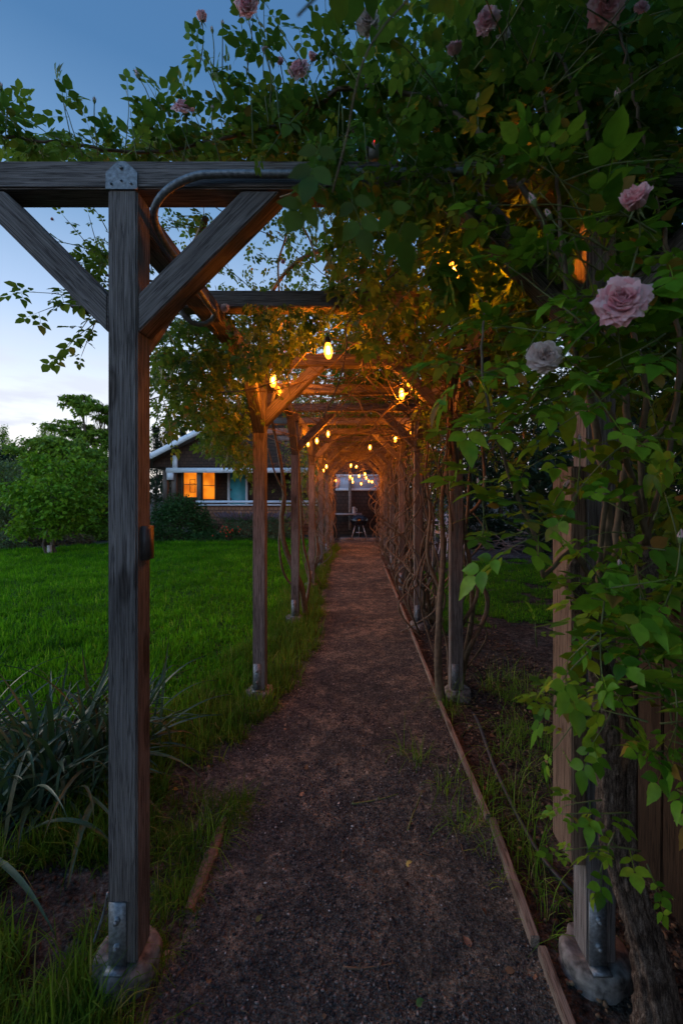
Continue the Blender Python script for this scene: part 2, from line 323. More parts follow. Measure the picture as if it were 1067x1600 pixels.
lx = axis((-15, -3, .2), (-3, -.5, .06)); ly = axis((2.4, 6, .06), (6, 15.6, .2))
sheet('lawn', lx, ly, lambda x, y: hgt(x, y)+.006, M_LAWN, in_lawn, .002)
sheet('side_lawn', axis((.8, 6.4, .12)), axis((4.2, 10.5, .12)), lambda x, y: hgt(x, y)+.006, M_LAWN, in_rlawn, .002)
sheet('gravel_yard', axis((.9, 12, .4)), axis((10.2, 16.2, .4)), lambda x, y: hgt(x, y)+.008, M_GRAVEL, None, .002)

def blades(n, xf, h, w, lean, mat_, name, label, cat='grass', seg=3, seed=1, kind='stuff', curl=1.0, parent=None, tuft=0):
    "n grass blades rooted at xf(n)->(x,y); h,w arrays or callables of position"
    r = np.random.default_rng(seed); P = xf(n, r); n = len(P)
    z0 = hgt(P[:, 0], P[:, 1]); H = h(P, r) if callable(h) else h*r.uniform(.6, 1.25, n); W = w(P, r) if callable(w) else w*r.uniform(.7, 1.3, n)
    az = r.uniform(0, 2*np.pi, n)
    if tuft:
        nc = max(1, n//tuft); ci = r.integers(0, nc, n); off = r.normal(0, .022, (n, 2))*r.uniform(.5, 1.6, nc)[ci][:, None]
        P = P[ci]+off; z0 = hgt(P[:, 0], P[:, 1]); az = np.arctan2(off[:, 1], off[:, 0])+r.normal(0, .7, n); H = H*r.uniform(.45, 1.35, nc)[ci]
    ln = np.abs(r.normal(0, lean, n)); t = np.linspace(0, 1, seg+1)
    dx = np.cos(az); dy = np.sin(az); sx = -dy; sy = dx
    V = np.zeros((n, 2*seg+1, 3), np.float32)
    for k, tt in enumerate(t):
        ang = ln*(tt**1.3)*1.6*curl
        hor = H*tt*np.sin(np.minimum(ang, 2.2)*.75); ver = H*tt*np.cos(np.minimum(ang, 2.2)*.75)
        ww = W*(1-tt**2.2)*.5
        cx = P[:, 0]+dx*hor; cy = P[:, 1]+dy*hor; cz = z0+ver-.004
        if k < seg:
            V[:, 2*k] = np.stack([cx-sx*ww, cy-sy*ww, cz], -1); V[:, 2*k+1] = np.stack([cx+sx*ww, cy+sy*ww, cz], -1)
        else: V[:, 2*k] = np.stack([cx, cy, cz], -1)
    b = (np.arange(n)*(2*seg+1))[:, None]; fs = [b+np.array([[2*k, 2*k+1, 2*k+3, 2*k+2]]) for k in range(seg-1)]
    a = Acc(); a.v.append(V.reshape(-1, 3)); a.n = V.shape[0]*V.shape[1]
    for f in fs: a.f.append((f.astype(np.int32), 0))
    a.f.append(((b+np.array([[2*seg-2, 2*seg-1, 2*seg]])).astype(np.int32), 0))
    o = a.build(name, mat_, parent)
    if kind: tag(o, label, cat, kind=kind)
    return o
def reg(test, x0, x1, y0, y1, bias=1.0):
    def f(n, r):
        P = np.zeros((0, 2))
        while len(P) < n:
            y = y0+(y1-y0)*r.random(n*3)**bias; x = r.uniform(x0, x1, n*3); k = test(x, y) & (np.abs((x/np.maximum(y, .5))+.12) < .85)
            P = np.concatenate([P, np.stack([x[k], y[k]], -1)])
        return P[:n]
    return f
blades(210000, reg(in_lawn, -13, -.4, 2.6, 15.5, 1.5), lambda P, r: r.uniform(.035, .08, len(P))*(1+.015*P[:, 1])*(.6+.9*vnoise(P[:, 0]*1.6, P[:, 1]*1.6, 5)), lambda P, r: .003+.0008*P[:, 1]*r.uniform(.7, 1.3, len(P)), .9, M_GRASS, 'lawn_grass', 'bright green lawn grass spreading left of the arbour', seg=2, seed=2, tuft=9)
blades(26000, reg(in_rlawn, .9, 6.2, 4.3, 10.4), .07, .006, .6, M_GRASS, 'side_lawn_grass', 'thin patchy grass right of the arbour', seg=2, seed=3)
M_TUFT = leafmat('tuft grass', [(0, (.06, .16, .012)), (.6, (.13, .30, .025)), (.9, (.24, .38, .05)), (1, (.42, .38, .18))], .35, .7, (.3, .5, .05), .05)
# rough grass between the lawn and the path, and in the lower left corner
def in_weed(x, y):
    w = fbm(x*2.2, y*2.2, 4, 51); le = left_edge(y)
    d = le-x
    a = (y > 2.45) & (d > -.08+w*.35) & (d < .55+w*.5) & (y < 12.5)
    bb = (y <= 2.45) & (y > 1.0) & (d > .14+w*.45) & (vnoise(x*3.1+4, y*3.1, 8) > .34)
    return a | bb
blades(46000, reg(in_weed, -2.6, -.2, 1.0, 12.5, 1.9), lambda P, r: r.uniform(.05, .17, len(P))*(.45+1.0*vnoise(P[:, 0]*3, P[:, 1]*3, 15))*np.where(P[:, 1] > 4.5, .75, 1), lambda P, r: r.uniform(.003, .006, len(P))*(1+.07*P[:, 1]), .75, M_WEED, 'rough_grass', 'long rough grass along the left edge of the path', seg=3, seed=4, tuft=16)
def in_tuft(x, y):
    t = ((x-.67)**2+(y-2.15)**2 < .075) | ((x-.63)**2*2+(y-1.83)**2 < .02) | ((x-1.05)**2+(y-2.6)**2 < .06) | ((x-.64)**2*6+(y-3.1)**2 < .04) | ((x-.72)**2*3+(y-1.5)**2 < .022) | ((x-.31)**2+(y-2.5)**2 < .006) | ((x-1.3)**2+(y-3.4)**2 < .1) | ((x+.62)**2+(y-1.95)**2 < .012)
    return t & (fbm(x*9, y*9, 2, 61) > -.10)
blades(1500, reg(in_tuft, -.8, 1.7, 1.0, 4.2), (lambda P, r: r.uniform(.08, .26, len(P))), (lambda P, r: r.uniform(.0022, .0042, len(P))), 1.9, M_TUFT, 'grass_tuft_growth', 'yellow green grass tufts growing over the right edging board', seg=5, seed=5, tuft=9)

def in_ledge(x, y):
    t = ((x+.78)**2/.05+(y-2.03)**2/.035 < 1) | ((x+.665)**2/.006+(y-1.66)**2/.06 < 1) | ((x+.80)**2/.012+(y-1.42)**2/.05 < 1) | ((x+.70)**2/.02+(y-1.17)**2/.02 < 1) | ((x+.56)**2/.004+(y-2.12)**2/.006 < 1)
    return t & (fbm(x*7, y*7, 2, 66) > -.12)
blades(3600, reg(in_ledge, -1.1, -.45, 1.0, 2.4), lambda P, r: r.uniform(.04, .13, len(P)), lambda P, r: r.uniform(.002, .004, len(P)), 1.3, M_WEED, 'path_edge_grass', 'low grass and weeds round the foot of the near left post', seg=4, seed=15, tuft=10)
def pebbles(n, name, label, m, rngxy, smin, smax, seed):
    r = np.random.default_rng(seed); ph = (1+5**.5)/2
    ico = np.array([[-1, ph, 0], [1, ph, 0], [-1, -ph, 0], [1, -ph, 0], [0, -1, ph], [0, 1, ph], [0, -1, -ph], [0, 1, -ph], [ph, 0, -1], [ph, 0, 1], [-ph, 0, -1], [-ph, 0, 1]])/1.9
    fc = np.array([[0, 11, 5], [0, 5, 1], [0, 1, 7], [0, 7, 10], [0, 10, 11], [1, 5, 9], [5, 11, 4], [11, 10, 2], [10, 7, 6], [7, 1, 8], [3, 9, 4], [3, 4, 2], [3, 2, 6], [3, 6, 8], [3, 8, 9], [4, 9, 5], [2, 4, 11], [6, 2, 10], [8, 6, 7], [9, 8, 1]])
    P = rngxy(n, r); s = smin+(smax-smin)*r.random(n)**3
    V = ico[None]*(1+r.uniform(-.3, .3, (n, 12, 1)))*s[:, None, None]*r.uniform(.6, 1.2, (n, 1, 3))*np.array([1, 1, .7])
    V[:, :, 0] += P[:, 0:1]; V[:, :, 1] += P[:, 1:2]; V[:, :, 2] += (hgt(P[:, 0], P[:, 1])+.006+s*.25)[:, None]
    a = Acc(); a.add(V.reshape(-1, 3), (np.arange(n)[:, None, None]*12+fc[None]).reshape(-1, 3)); o = a.build(name, m); tag(o, label, 'gravel', kind='stuff')
def on_path(n, r):
    y = .9+3.6*r.random(n*2)**1.3; x = r.uniform(-1.0, .58, n*2); k = (x > left_edge(y)+.02) & (vnoise(x*5, y*5, 77) > r.random(n*2)*.7)
    P = np.stack([x[k], y[k]], -1); return P[np.resize(np.arange(len(P)), n)]+r.normal(0, .004, (n, 2))
M_STONE = leafmat('grit stone', [(0, (.022, .022, .025)), (.6, (.075, .072, .073)), (.9, (.16, .145, .13)), (.985, (.28, .25, .22)), (1, (.6, .57, .52))], 0.0, .9, (0, 0, 0), .2)
pebbles(42000, 'gravel', 'fine dark grit scattered over the trodden path', M_STONE, on_path, .0016, .0065, 6)
def on_bed(n, r):
    y = .9+4*r.random(n); x = np.where(r.random(n) < .7, r.uniform(.64, 1.6, n), r.uniform(-2.2, -.75, n)); return np.stack([x, y], -1)
M_CHIP = leafmat('litter chip', [(0, (.03, .02, .014)), (.6, (.09, .055, .035)), (.92, (.18, .12, .07)), (1, (.34, .24, .13))], 0.0, .9, (0, 0, 0), .2)
pebbles(9000, 'mulch_litter', 'crumbs of brown mulch lying on the rose beds', M_CHIP, on_bed, .003, .014, 8)

# ------------------------------------------------------------------ foliage machinery
def leaflet(detail):
    if detail == 2:
        t = np.array([0, .07, .17, .29, .42, .55, .67, .78, .88, 1.]); w = np.array([0, .15, .25, .305, .32, .30, .245, .17, .085, 0.])
    elif detail == 1:
        t = np.array([0, .28, .68, 1.]); w = np.array([0, .33, .27, 0.])
    else:
        t = np.array([0, .45, 1.]); w = np.array([0, .30, 0.])
    n = len(t); mid = np.stack([np.zeros(n), t, -.10*t**2*1.2], -1); v = [mid]; z = .10*np.sin(np.pi*t)
    ser = 0.012*np.array([(-1)**i for i in range(n)]) if detail == 2 else 0
    Lf = np.stack([-(w+ser*(w > 0)), t-.02, mid[:, 2]+z], -1)[1:-1]; Rt = np.stack([(w+ser*(w > 0)), t-.02, mid[:, 2]+z], -1)[1:-1]
    V = np.concatenate([mid, Lf, Rt]); k = n-2; tri = [[0, 1, n], [0, n+k, 1], [n-2, n-1, n+k-1], [n-2, n+2*k-1, n-1]]; quad = []
    for i in range(1, n-2): quad += [[i, i+1, n+i, n+i-1], [i, n+k+i-1, n+k+i, i+1]]
    return V, np.array(tri), np.array(quad).reshape(-1, 4)
def compound(detail, nl=5):
    V = []; T = []; Q = []; off = 0
    spec = [(0, .62, 0, .43), (-.025, .50, 54, .35), (.025, .52, -57, .35), (-.02, .22, 66, .28), (.02, .25, -62, .28)][:nl]
    for (x, y, a, s) in spec:
        v, t, q = leaflet(detail); c, sn = math.cos(R(a)), math.sin(R(a))
        v = v*s; v = np.stack([v[:, 0]*c-v[:, 1]*sn+x, v[:, 0]*sn+v[:, 1]*c+y, v[:, 2]-.10*y*y], -1)
        V.append(v); T.append(t+off); Q.append(q+off); off += len(v)
    if detail:
        V.append(np.array([[-.008, 0, 0], [.008, 0, 0], [.006, .58, -.03], [-.006, .58, -.03]])); Q.append(np.array([[0, 1, 2, 3]])+off)
    return np.concatenate(V), np.concatenate(T), np.concatenate(Q)
TPL = {('c', d): compound(d) for d in (0, 1, 2)}; TPL.update({('s', d): leaflet(d) for d in (0, 1, 2)})
def nrm(v): return v/(np.linalg.norm(v, axis=-1, keepdims=True)+1e-9)
LS = 1.3; LAMPS = []; FLW = []
def pruned(P, S):
    "leaves are kept clipped away from the lamps and from the free view along the tunnel to them"
    k = np.ones(len(P), bool)
    for b, fr in FLW:
        v = b-np.array([0, 0, EYE]); L_ = np.linalg.norm(v); v = v/L_; q = P-np.array([0, 0, EYE]); t = q@v; dd = np.linalg.norm(q-t[:, None]*v, axis=1)
        k &= ~((t > .2) & (t < L_+.02) & (dd < fr*.35+S*.3))
    for b in LAMPS:
        v = b-np.array([0, 0, EYE]); L_ = np.linalg.norm(v); v = v/L_; q = P-np.array([0, 0, EYE]); t = q@v; dd = np.linalg.norm(q-t[:, None]*v, axis=1)
        k &= ~((t > .2) & (t < L_+.05) & (dd < .02+S*.42)); k &= np.linalg.norm(P-b, axis=1) > .075+S*.3
    return k
class Leaves:
    def __init__(s, seed=0): s.P = []; s.D = []; s.U = []; s.S = []; s.r = np.random.default_rng(seed)
    def add(s, P, D, U, S):
        s.P.append(np.atleast_2d(P)); s.D.append(np.atleast_2d(D)); s.U.append(np.atleast_2d(U)); s.S.append(np.atleast_1d(S))
    def cloud(s, P, size, droop=.35, tilt=.5, out=None):
        size = size*LS
        n = len(P); r = s.r; az = r.uniform(0, 2*np.pi, n)
        D = np.stack([np.cos(az), np.sin(az), -np.abs(r.normal(droop, .45, n))], -1)
        if out is not None: D += out*.8
        U = np.stack([r.normal(0, tilt, n), r.normal(0, tilt, n), np.ones(n)], -1)
        s.add(P, D, U, size*r.uniform(.5, 1.3, n))
    def count(s): return sum(len(x) for x in s.P)
    def build(s, name, m, parent=None, kind='c', detail=1):
        P = np.concatenate(s.P); D = nrm(np.concatenate(s.D)); U = np.concatenate(s.U); S = np.concatenate(s.S)
        k = pruned(P+D*S[:, None]*.5, S); P, D, U, S = P[k], D[k], U[k], S[k]
        X = nrm(np.cross(D, U)); Z = np.cross(X, D); V, T, Q = TPL[(kind, detail)]; n = len(P); k = len(V)
        sx = s.r.uniform(.85, 1.15, n)
        # each leaf cups and folds by its own amount
        fold = s.r.uniform(0, 1.5, n); curl = s.r.normal(-.14, .2, n); side = s.r.normal(0, .18, n)
        W = (V[None, :, 0:1]*(X*sx[:, None])[:, None]+V[None, :, 1:2]*D[:, None]+(V[None, :, 2]*fold[:, None]+V[None, :, 1]**2*curl[:, None]+V[None, :, 0]*V[None, :, 1]*side[:, None]*2)[:, :, None]*Z[:, None])*S[:, None, None]+P[:, None]
        a = Acc(); a.v.append(W.reshape(-1, 3).astype(np.float32)); a.n = n*k; b = (np.arange(n)*k)[:, None, None]
        a.f.append(((b+T[None]).reshape(-1, 3).astype(np.int32), 0))
        if len(Q): a.f.append(((b+Q[None]).reshape(-1, 4).astype(np.int32), 0))
        return a.build(name, m, parent, smooth=detail > 0)
def rnd3(r, s=1.0): return np.array([r.normal(0, s), r.normal(0, s), r.normal(0, s)])
def shoot(Lv, C, p, d, ln, rad=.0025, droop=.10, leaf=.12, gap=.05, wob=.10, m=0, bare=.1, sides=5):
    leaf = leaf*LS; gap = gap*1.2; r = Lv.r; p = np.array(p, float); d = nrm(np.array(d, float)); step = .03; pts = [p.copy()]; t = 0; nx = ln*bare; side = r.choice([-1, 1])
    while t < ln:
        d = nrm(d+rnd3(r, wob)*.5+np.array([0, 0, -droop*step*8])); p = p+d*step; t += step; pts.append(p.copy())
        if t > nx:
            nx = t+gap*r.uniform(.7, 1.4); side = -side
            s = nrm(np.cross(d, np.array([r.normal(0, .3), r.normal(0, .3), 1.0]))); o = nrm(d*.5+s*side+np.array([0, 0, r.uniform(-.35, .25)]))
            Lv.add(p, o, np.array([r.normal(0, .35), r.normal(0, .35), 1.0]), leaf*r.uniform(.7, 1.15)*(1-.25*t/ln))
    Lv.add(p, d, np.array([r.normal(0, .4), r.normal(0, .4), 1.0]), leaf*.7)
    pts = np.array(pts); C.tube(pts, np.linspace(rad, rad*.45, len(pts)), sides, m); return pts
def spline(pts, step=.04):
    p = np.array(pts, float); p = np.vstack([2*p[0]-p[1], p, 2*p[-1]-p[-2]]); o = []
    for i in range(1, len(p)-2):
        n = max(2, int(np.linalg.norm(p[i+1]-p[i])/step))
        for t in np.arange(n)/n:
            o.append(.5*((2*p[i])+(-p[i-1]+p[i+1])*t+(2*p[i-1]-5*p[i]+4*p[i+1]-p[i+2])*t*t+(-p[i-1]+3*p[i]-3*p[i+1]+p[i+2])*t**3))
    o.append(p[-2]); return np.array(o)
def inpoly(x, y, poly):
    p = np.array(poly, float); c = np.zeros(len(x), bool); j = len(p)-1
    for i in range(len(p)):
        k = ((p[i, 1] > y) != (p[j, 1] > y)) & (x < (p[j, 0]-p[i, 0])*(y-p[i, 1])/(p[j, 1]-p[i, 1]+1e-9)+p[i, 0]); c ^= k; j = i
    return c
def region(poly, D0, D1, n, r, clump=0.0):
    p = np.array(poly, float); out_ = []; tot = 0
    while tot < n:
        x = r.uniform(p[:, 0].min(), p[:, 0].max(), n*2); y = r.uniform(p[:, 1].min(), p[:, 1].max(), n*2)
        k = inpoly(x, y, poly)
        if clump: k &= vnoise(x/clump, y/clump, 91) > r.random(n*2)*.75
        x = x[k]; y = y[k]; D = r.uniform(D0, D1, len(x)); q = np.stack([(x-VX)/F*D, D, EYE-(y-VY)/F*D], -1); out_.append(q); tot += len(q)
    return np.concatenate(out_)[:n]
def copy_tree(o, loc, label=None, rz=0, parent=None):
    c = o.copy(); COL.objects.link(c)
    if parent is None:
        c.location = Vector(loc); c.rotation_euler = (0, 0, rz)
        if label: c['label'] = label
    else: c.parent = parent
    for ch in list(o.children): copy_tree(ch, None, parent=c)
    return c

# roses: bloom and bud meshes (shared by every flower)
def bloom_mesh(name, m, layers=6, openness=1.0, seed=1):
    r = np.random.default_rng(seed); a = Acc(); g = 7
    for k in range(layers):
        f = k/(layers-1); cnt = 4+int(f*6)
        for i in range(cnt):
            az = 2*np.pi*(i+.5*(k % 2))/cnt+r.normal(0, .22); wd = (.13+.16*f)*r.uniform(.85, 1.2); ln = (.20+.22*f)*r.uniform(.85, 1.12); le = (.05+1.35*f**.9*openness)+r.normal(0, .14)
            u, v = np.meshgrid(np.linspace(-1, 1, g), np.linspace(0, 1, g)); wv = np.sin(np.pi*(.10+.66*v))**.6
            ph = r.uniform(0, 6.28); ruf = .028*np.sin(u*4.5+ph)*v**2+.018*np.sin(u*9+ph*2)*v**3
            cup = (u**2)*wd*(.9-.55*f)
            ang = le*(.25+.75*v)+.9*f*v**4*openness
            dv = ln/(g-1); R_ = np.cumsum(np.sin(ang)*dv, 0)-dv*np.sin(ang[0]); Z_ = np.cumsum(np.cos(ang)*dv, 0)-dv*np.cos(ang[0])
            rad = .02+.05*f+R_-cup*np.cos(ang)*(1-.5*f)+ruf*np.cos(ang); z = .26*(1-f)*.35+Z_+ruf*np.sin(ang)+cup*np.sin(ang)*.6+r.normal(0, .006, u.shape)*v
            x = u*wd*wv; c, s_ = math.cos(az), math.sin(az); V = np.stack([c*rad-s_*x, s_*rad+c*x, z-.10*f], -1).reshape(-1, 3)
            ii = np.arange(g-1)[:, None]*g; jj = np.arange(g-1)[None]; a.add(V, np.stack([ii+jj, ii+jj+1, ii+g+jj+1, ii+g+jj], -1).reshape(-1, 4), 0)
    a.lathe([(.001, -.20), (.06, -.17), (.08, -.10), (.05, -.02)], sides=8, m=1)
    for i in range(5):
        az = i*2*np.pi/5; c, s_ = math.cos(az), math.sin(az); V = np.array([[.04, -.05, -.09], [.04, .05, -.09], [.22, .03, -.20], [.22, -.03, -.20], [.34, 0, -.34]])
        a.add(np.stack([V[:, 0]*c-V[:, 1]*s_, V[:, 0]*s_+V[:, 1]*c, V[:, 2]], -1), [np.array([[0, 1, 2, 3]]), np.array([[3, 2, 4]])], 1)
    o = a.build(name, [m, M_SEPAL], smooth=True, link=False); return o.data
ME_OPEN = bloom_mesh('bloom', M_PINK, 9, 1.0, 3); ME_HALF = bloom_mesh('bloom', M_PINK, 7, .45, 5); ME_PALE = bloom_mesh('bloom', M_PALE, 9, 1.1, 8)
def bud_mesh(m):
    a = Acc(); a.lathe([(.001, 0), (.10, .06), (.13, .18), (.10, .30), (.04, .42), (.002, .48)], sides=10, m=0); a.lathe([(.001, -.12), (.06, -.10), (.075, -.03), (.11, .06), (.125, .14), (.10, .20)], sides=8, m=1)
    for i in range(5):
        az = i*1.257; c, s = math.cos(az), math.sin(az); V = np.array([[.11, -.05, .05], [.11, .05, .05], [.125, .03, .30], [.125, -.03, .30], [.10, 0, .50]])
        a.add(np.stack([V[:, 0]*c-V[:, 1]*s, V[:, 0]*s+V[:, 1]*c, V[:, 2]], -1), [np.array([[0, 1, 2, 3]]), np.array([[3, 2, 4]])], 1)
    o = a.build('bud', [m, M_SEPAL], smooth=True, link=False); return o.data
ME_BUD = bud_mesh(M_PINK)
def flower(root, x, y, D, size_px, face, kind='open', C=None, Lv=None, stem=.14, m=0, down=None):
    p = at(x, y, D); s = size_px/F*D*(1.0 if kind != 'bud' else 2.2); me = {'open': ME_OPEN, 'half': ME_HALF, 'pale': ME_PALE, 'bud': ME_BUD}[kind]
    o = bpy.data.objects.new('bud' if kind == 'bud' else 'bloom', me); COL.objects.link(o)
    FLW.append((p, s)) if kind != 'bud' and size_px > 25 else None
    f = Vector(face).normalized(); q = f.to_track_quat('Z', 'Y').to_matrix().to_4x4()
    o.parent = root; o.matrix_parent_inverse = Matrix.Translation(-root.location)
    o.matrix_basis = Matrix.Translation(Vector(p))@q@Matrix.Rotation(random.random()*6, 4, 'Z')@Matrix.Scale(s, 4)
    if C is not None:
        base = p-np.array(f)*s*.1; dn = np.array(down if down is not None else (random.uniform(-.3, .3), random.uniform(0, .5), -1.0))
        pts = spline([base, base-np.array(f)*stem*.4, base-np.array(f)*stem*.4+dn*stem*.6], .02); C.tube(pts, np.linspace(.0015, .0022, len(pts)), 5, m)
        if Lv is not None:
            for q_ in pts[len(pts)//2::2]: Lv.add(q_, np.array([random.uniform(-1, 1), random.uniform(-.6, .6), random.uniform(-.5, .2)]), np.array([random.uniform(-.4, .4), random.uniform(-.4, .4), 1]), .09)
    return o

# ------------------------------------------------------------------ the pergola
def gp(x, y):
    D = EYE*F/(y-VY); X = (x-VX)/F*D; return np.array([X, D, float(hgt(X, D))])
W = .089
perg = thing('pergola', 'long weathered timber pergola of square posts and braces spanning the path', 'pergola', (0, 1.4, 0))
LP = [(-.705, 1.36), (-.700, 3.25), (-.705, 5.20), (-.700, 7.10), (-.70, 9.0), (-.70, 10.9), (-.70, 12.8)]
RP = [(.742, 1.36), (.730, 3.25), (.690, 4.95), (.71, 6.95), (.72, 8.9), (.72, 10.9), (.72, 12.8)]
def braces(x, yf, side, fwd, back, out_):
    yc = yf+W/2; b = W-.004
    s = -side  # towards the path
    beam('knee_brace', (x+s*(W/2+.002), yc, 2.045), (x+s*(W/2+.372), yc, 2.415), b, b-.004, M_WOOD, perg, cut=(1, -1))
    if out_: beam('knee_brace', (x-s*(W/2+.002), yc, 2.045), (x-s*(W/2+.372), yc, 2.415), b, b-.004, M_WOOD, perg, cut=(1, -1))
    if back: beam('knee_brace', (x, yc+W/2+.002, 1.99), (x, yc+W/2+.335, 2.323), b-.006, b-.006, M_WOOD, perg, cut=(1, -1))
    if fwd: beam('knee_brace', (x, yc-W/2-.002, 1.99), (x, yc-W/2-.335, 2.323), b-.006, b-.006, M_WOOD, perg, cut=(1, -1))
for side, lst in ((-1, LP), (1, RP)):
    for i, (x, yf) in enumerate(lst):
        yc = yf+W/2; z0 = .075
        p = beam('post', (x, yc, z0), (x, yc, 2.418), W, W, M_WOOD, perg, .005)
        near = i < 3
        # footing: a concrete pier just proud of the soil
        a = Acc(); a.lathe([(.001, -.2), (.108, -.2), (.107, -.02), (.106, .005), (.105, .025), (.103, .042), (.098, .055), (.090, .063), (.075, .067), (.055, .069), (.03, .069), (.001, .069)], (0, 0, 0), 48)
        v = a.v[0]; q_ = np.arctan2(v[:, 1], v[:, 0]); a.v[0] = (v*(1+np.clip(fbm(np.cos(q_)*2.2+v[:, 2]*9+i*3+side, np.sin(q_)*2.2+v[:, 2]*14, 4, 13)*.42, -.12, .12)[:, None]*[1, 1, .0])+np.stack([v[:, 0]*0, v[:, 0]*0, np.where(v[:, 2] > .03, fbm(v[:, 0]*22+i, v[:, 1]*22, 3, 17)*.035, 0)], -1)).astype(np.float32)
        fo = a.build('footing', M_CONC, None, smooth=True); fo.location = (x+.012*side, yc+.01, 0); fo.parent = perg; fo.matrix_parent_inverse = Matrix.Translation(-perg.location)
        # galvanised strap with two bolts, on the camera side
        a = Acc(); bx = x-.012 if side < 0 else x-.014
        a.box((bx, yf-.004, .165), (.052, .005, .20)); a.box((bx, yf-.018, .074), (.056, .032, .006))
        for bz in (.135, .215):
            a.add(*(lambda t: t)((lambda: (np.array([[bx+.012*math.cos(q), yf-.0065-d, bz+.012*math.sin(q)] for d in (0, .008) for q in np.arange(6)*math.pi/3]), [np.array([[j, (j+1) % 6, 6+(j+1) % 6, 6+j] for j in range(6)]), np.array([[6, 7, 8, 9, 10, 11]])]))()))
            a.tube([(bx, yf-.012, bz), (bx, yf-.022, bz)], .006, 8)
        br = a.build('base_strap', M_GALV); br.parent = p; br.matrix_parent_inverse = p.matrix_basis.inverted()@Matrix.Identity(4)
        br.matrix_parent_inverse = (Matrix.Translation(-perg.location)@p.matrix_basis).inverted()@Matrix.Translation(-perg.location)
        braces(x, yf, side, i > 0, i < len(lst)-1, i == 0 or i == len(lst)-1)
        if i < len(lst)-1:
            x2, y2 = lst[i+1]
            beam('side_beam', (x, yc+W/2+.002, 2.371), (x2, y2-.002, 2.371), W-.004, .088, M_WOOD, perg)
ycs = [1.409, 2.28, 3.30, 4.20, 5.10, 6.05, 7.05, 8.0, 8.98, 9.95, 10.95, 11.9, 12.85]
for k, y in enumerate(ycs):
    beam('crossbeam', (-1.42, y, 2.463), (1.45, y, 2.463), .098, .084, M_WOOD, perg, .005)
# steel gusset plates where front posts meet the crossbeam
for x in (-.705, .742):
    a = Acc(); g = .0475; V = [(-g, 2.415), (g, 2.415), (g, 2.465), (.012, 2.498), (-.012, 2.498), (-g, 2.465)]
    pts = np.array([[x+u, y, z] for y in (1.3585, 1.3545) for u, z in V]); a.add(pts, [np.array([[6, 7, 8, 9, 10, 11]])]); a.add(pts, np.array([[j, (j+1) % 6, 6+(j+1) % 6, 6+j] for j in range(6)]))
    for u, z in ((0, 2.478), (-.03, 2.43), (.03, 2.43), (0, 2.44)): a.tube([(x+u, 1.354, z), (x+u, 1.349, z)], .0055 if z > 2.47 else .0035, 8)
    keep(a.build('gusset_plate', M_GALV), perg)
# board screwed to the inner side of the near right post, sawn off above the ground
keep(beam('side_board', (.677, 1.428, .37), (.677, 1.428, 1.66), .044, .135, M_BOARD, None, .004, up=(0, 1, 0)), perg) if False else beam('side_board', (.675, 1.43, .37), (.675, 1.43, 1.58), .044, .135, M_BOARD, perg, .004)
# switch box on the inner face of the near left post
a = Acc(); a.box((-.650, 1.405, 1.345), (.018, .05, .105)); a.box((-.640, 1.405, 1.345), (.003, .034, .085))
tag(a.build('outlet_box', simple('outlet box', (.06, .05, .045), .6)), 'small dark outlet box on the inner face of the near left post', 'outlet box')

# conduit
pts = spline([at(760, 268, 1.338), at(600, 269, 1.338), at(490, 272, 1.338), at(345, 272, 1.338), at(300, 277, 1.338), at(262, 297, 1.345), at(242, 325, 1.37), at(245, 352, 1.44), at(262, 385, 1.53), at(292, 425, 1.68), at(322, 470, 1.88), at(336, 492, 1.98), at(322, 506, 1.98), at(300, 504, 1.95), at(283, 486, 1.92), at(276, 466, 1.95)], .02)
a = Acc(); a.tube(pts, .0115, 12); tag(a.build('conduit', M_GALV, smooth=True), 'grey metal conduit pipe bent down from the front crossbeam', 'conduit')
pts = spline([at(169, 1395, 1.46), at(163, 1425, 1.50), at(150, 1465, 1.48), at(137, 1500, 1.45), at(134, 1560, 1.42)], .02)
a = Acc(); a.tube(pts, .0045, 8); tag(a.build('cable', M_GALV, smooth=True), 'thin grey cable running to the ground behind the near left post', 'cable')
# small sensor box with its red light on the front crossbeam
a = Acc(); p = at(583, 250, 1.40); a.box(p+[0, 0, .028], (.034, .03, .05), 0); a.box(p+[0, 0, .058], (.044, .04, .008), 1); a.box(p+[-.019, 0, .028], (.006, .034, .052), 1)
q = Acc(); so = a.build('sensor_box', [simple('sensor case', (.30, .29, .27), .5), M_DARK]); tag(so, 'small pale sensor box with a red light on the front crossbeam', 'sensor')
q.lathe([(.0008, -.0025), (.0025, 0), (.0008, .0025)], p+[.004, -.016, .046], 8); q.build('indicator_light', simple('red led', (.5, 0, 0), .4, bump=0, emit=(1, .02, .01), es=3), so)

# ------------------------------------------------------------------ string lights
mb, n_, b_ = mat('lit amber glass')
n_.nodes.remove(b_); tr = nn(n_, 'ShaderNodeBsdfTransparent'); tr.inputs[0].default_value = (1, .72, .38, 1); em = nn(n_, 'ShaderNodeEmission'); em.inputs[0].default_value = (1, .36, .035, 1); em.inputs[1].default_value = 1.6
ad = nn(n_, 'ShaderNodeAddShader'); n_.links.new(tr.outputs[0], ad.inputs[0]); n_.links.new(em.outputs[0], ad.inputs[1]); n_.links.new(ad.outputs[0], n_.nodes['Material Output'].inputs[0])
M_BULB = mb; M_FIL = simple('lit filament', (.9, .5, .2), .5, bump=0, emit=(1, .55, .12), es=30)
a = Acc(); a.lathe([(.001, -.088), (.010, -.085), (.017, -.074), (.0215, -.060), (.023, -.048), (.021, -.032), (.016, -.016), (.012, 0), (.011, .004)], sides=16); ME_BULB = a.build('bulb', M_BULB, smooth=True, link=False).data
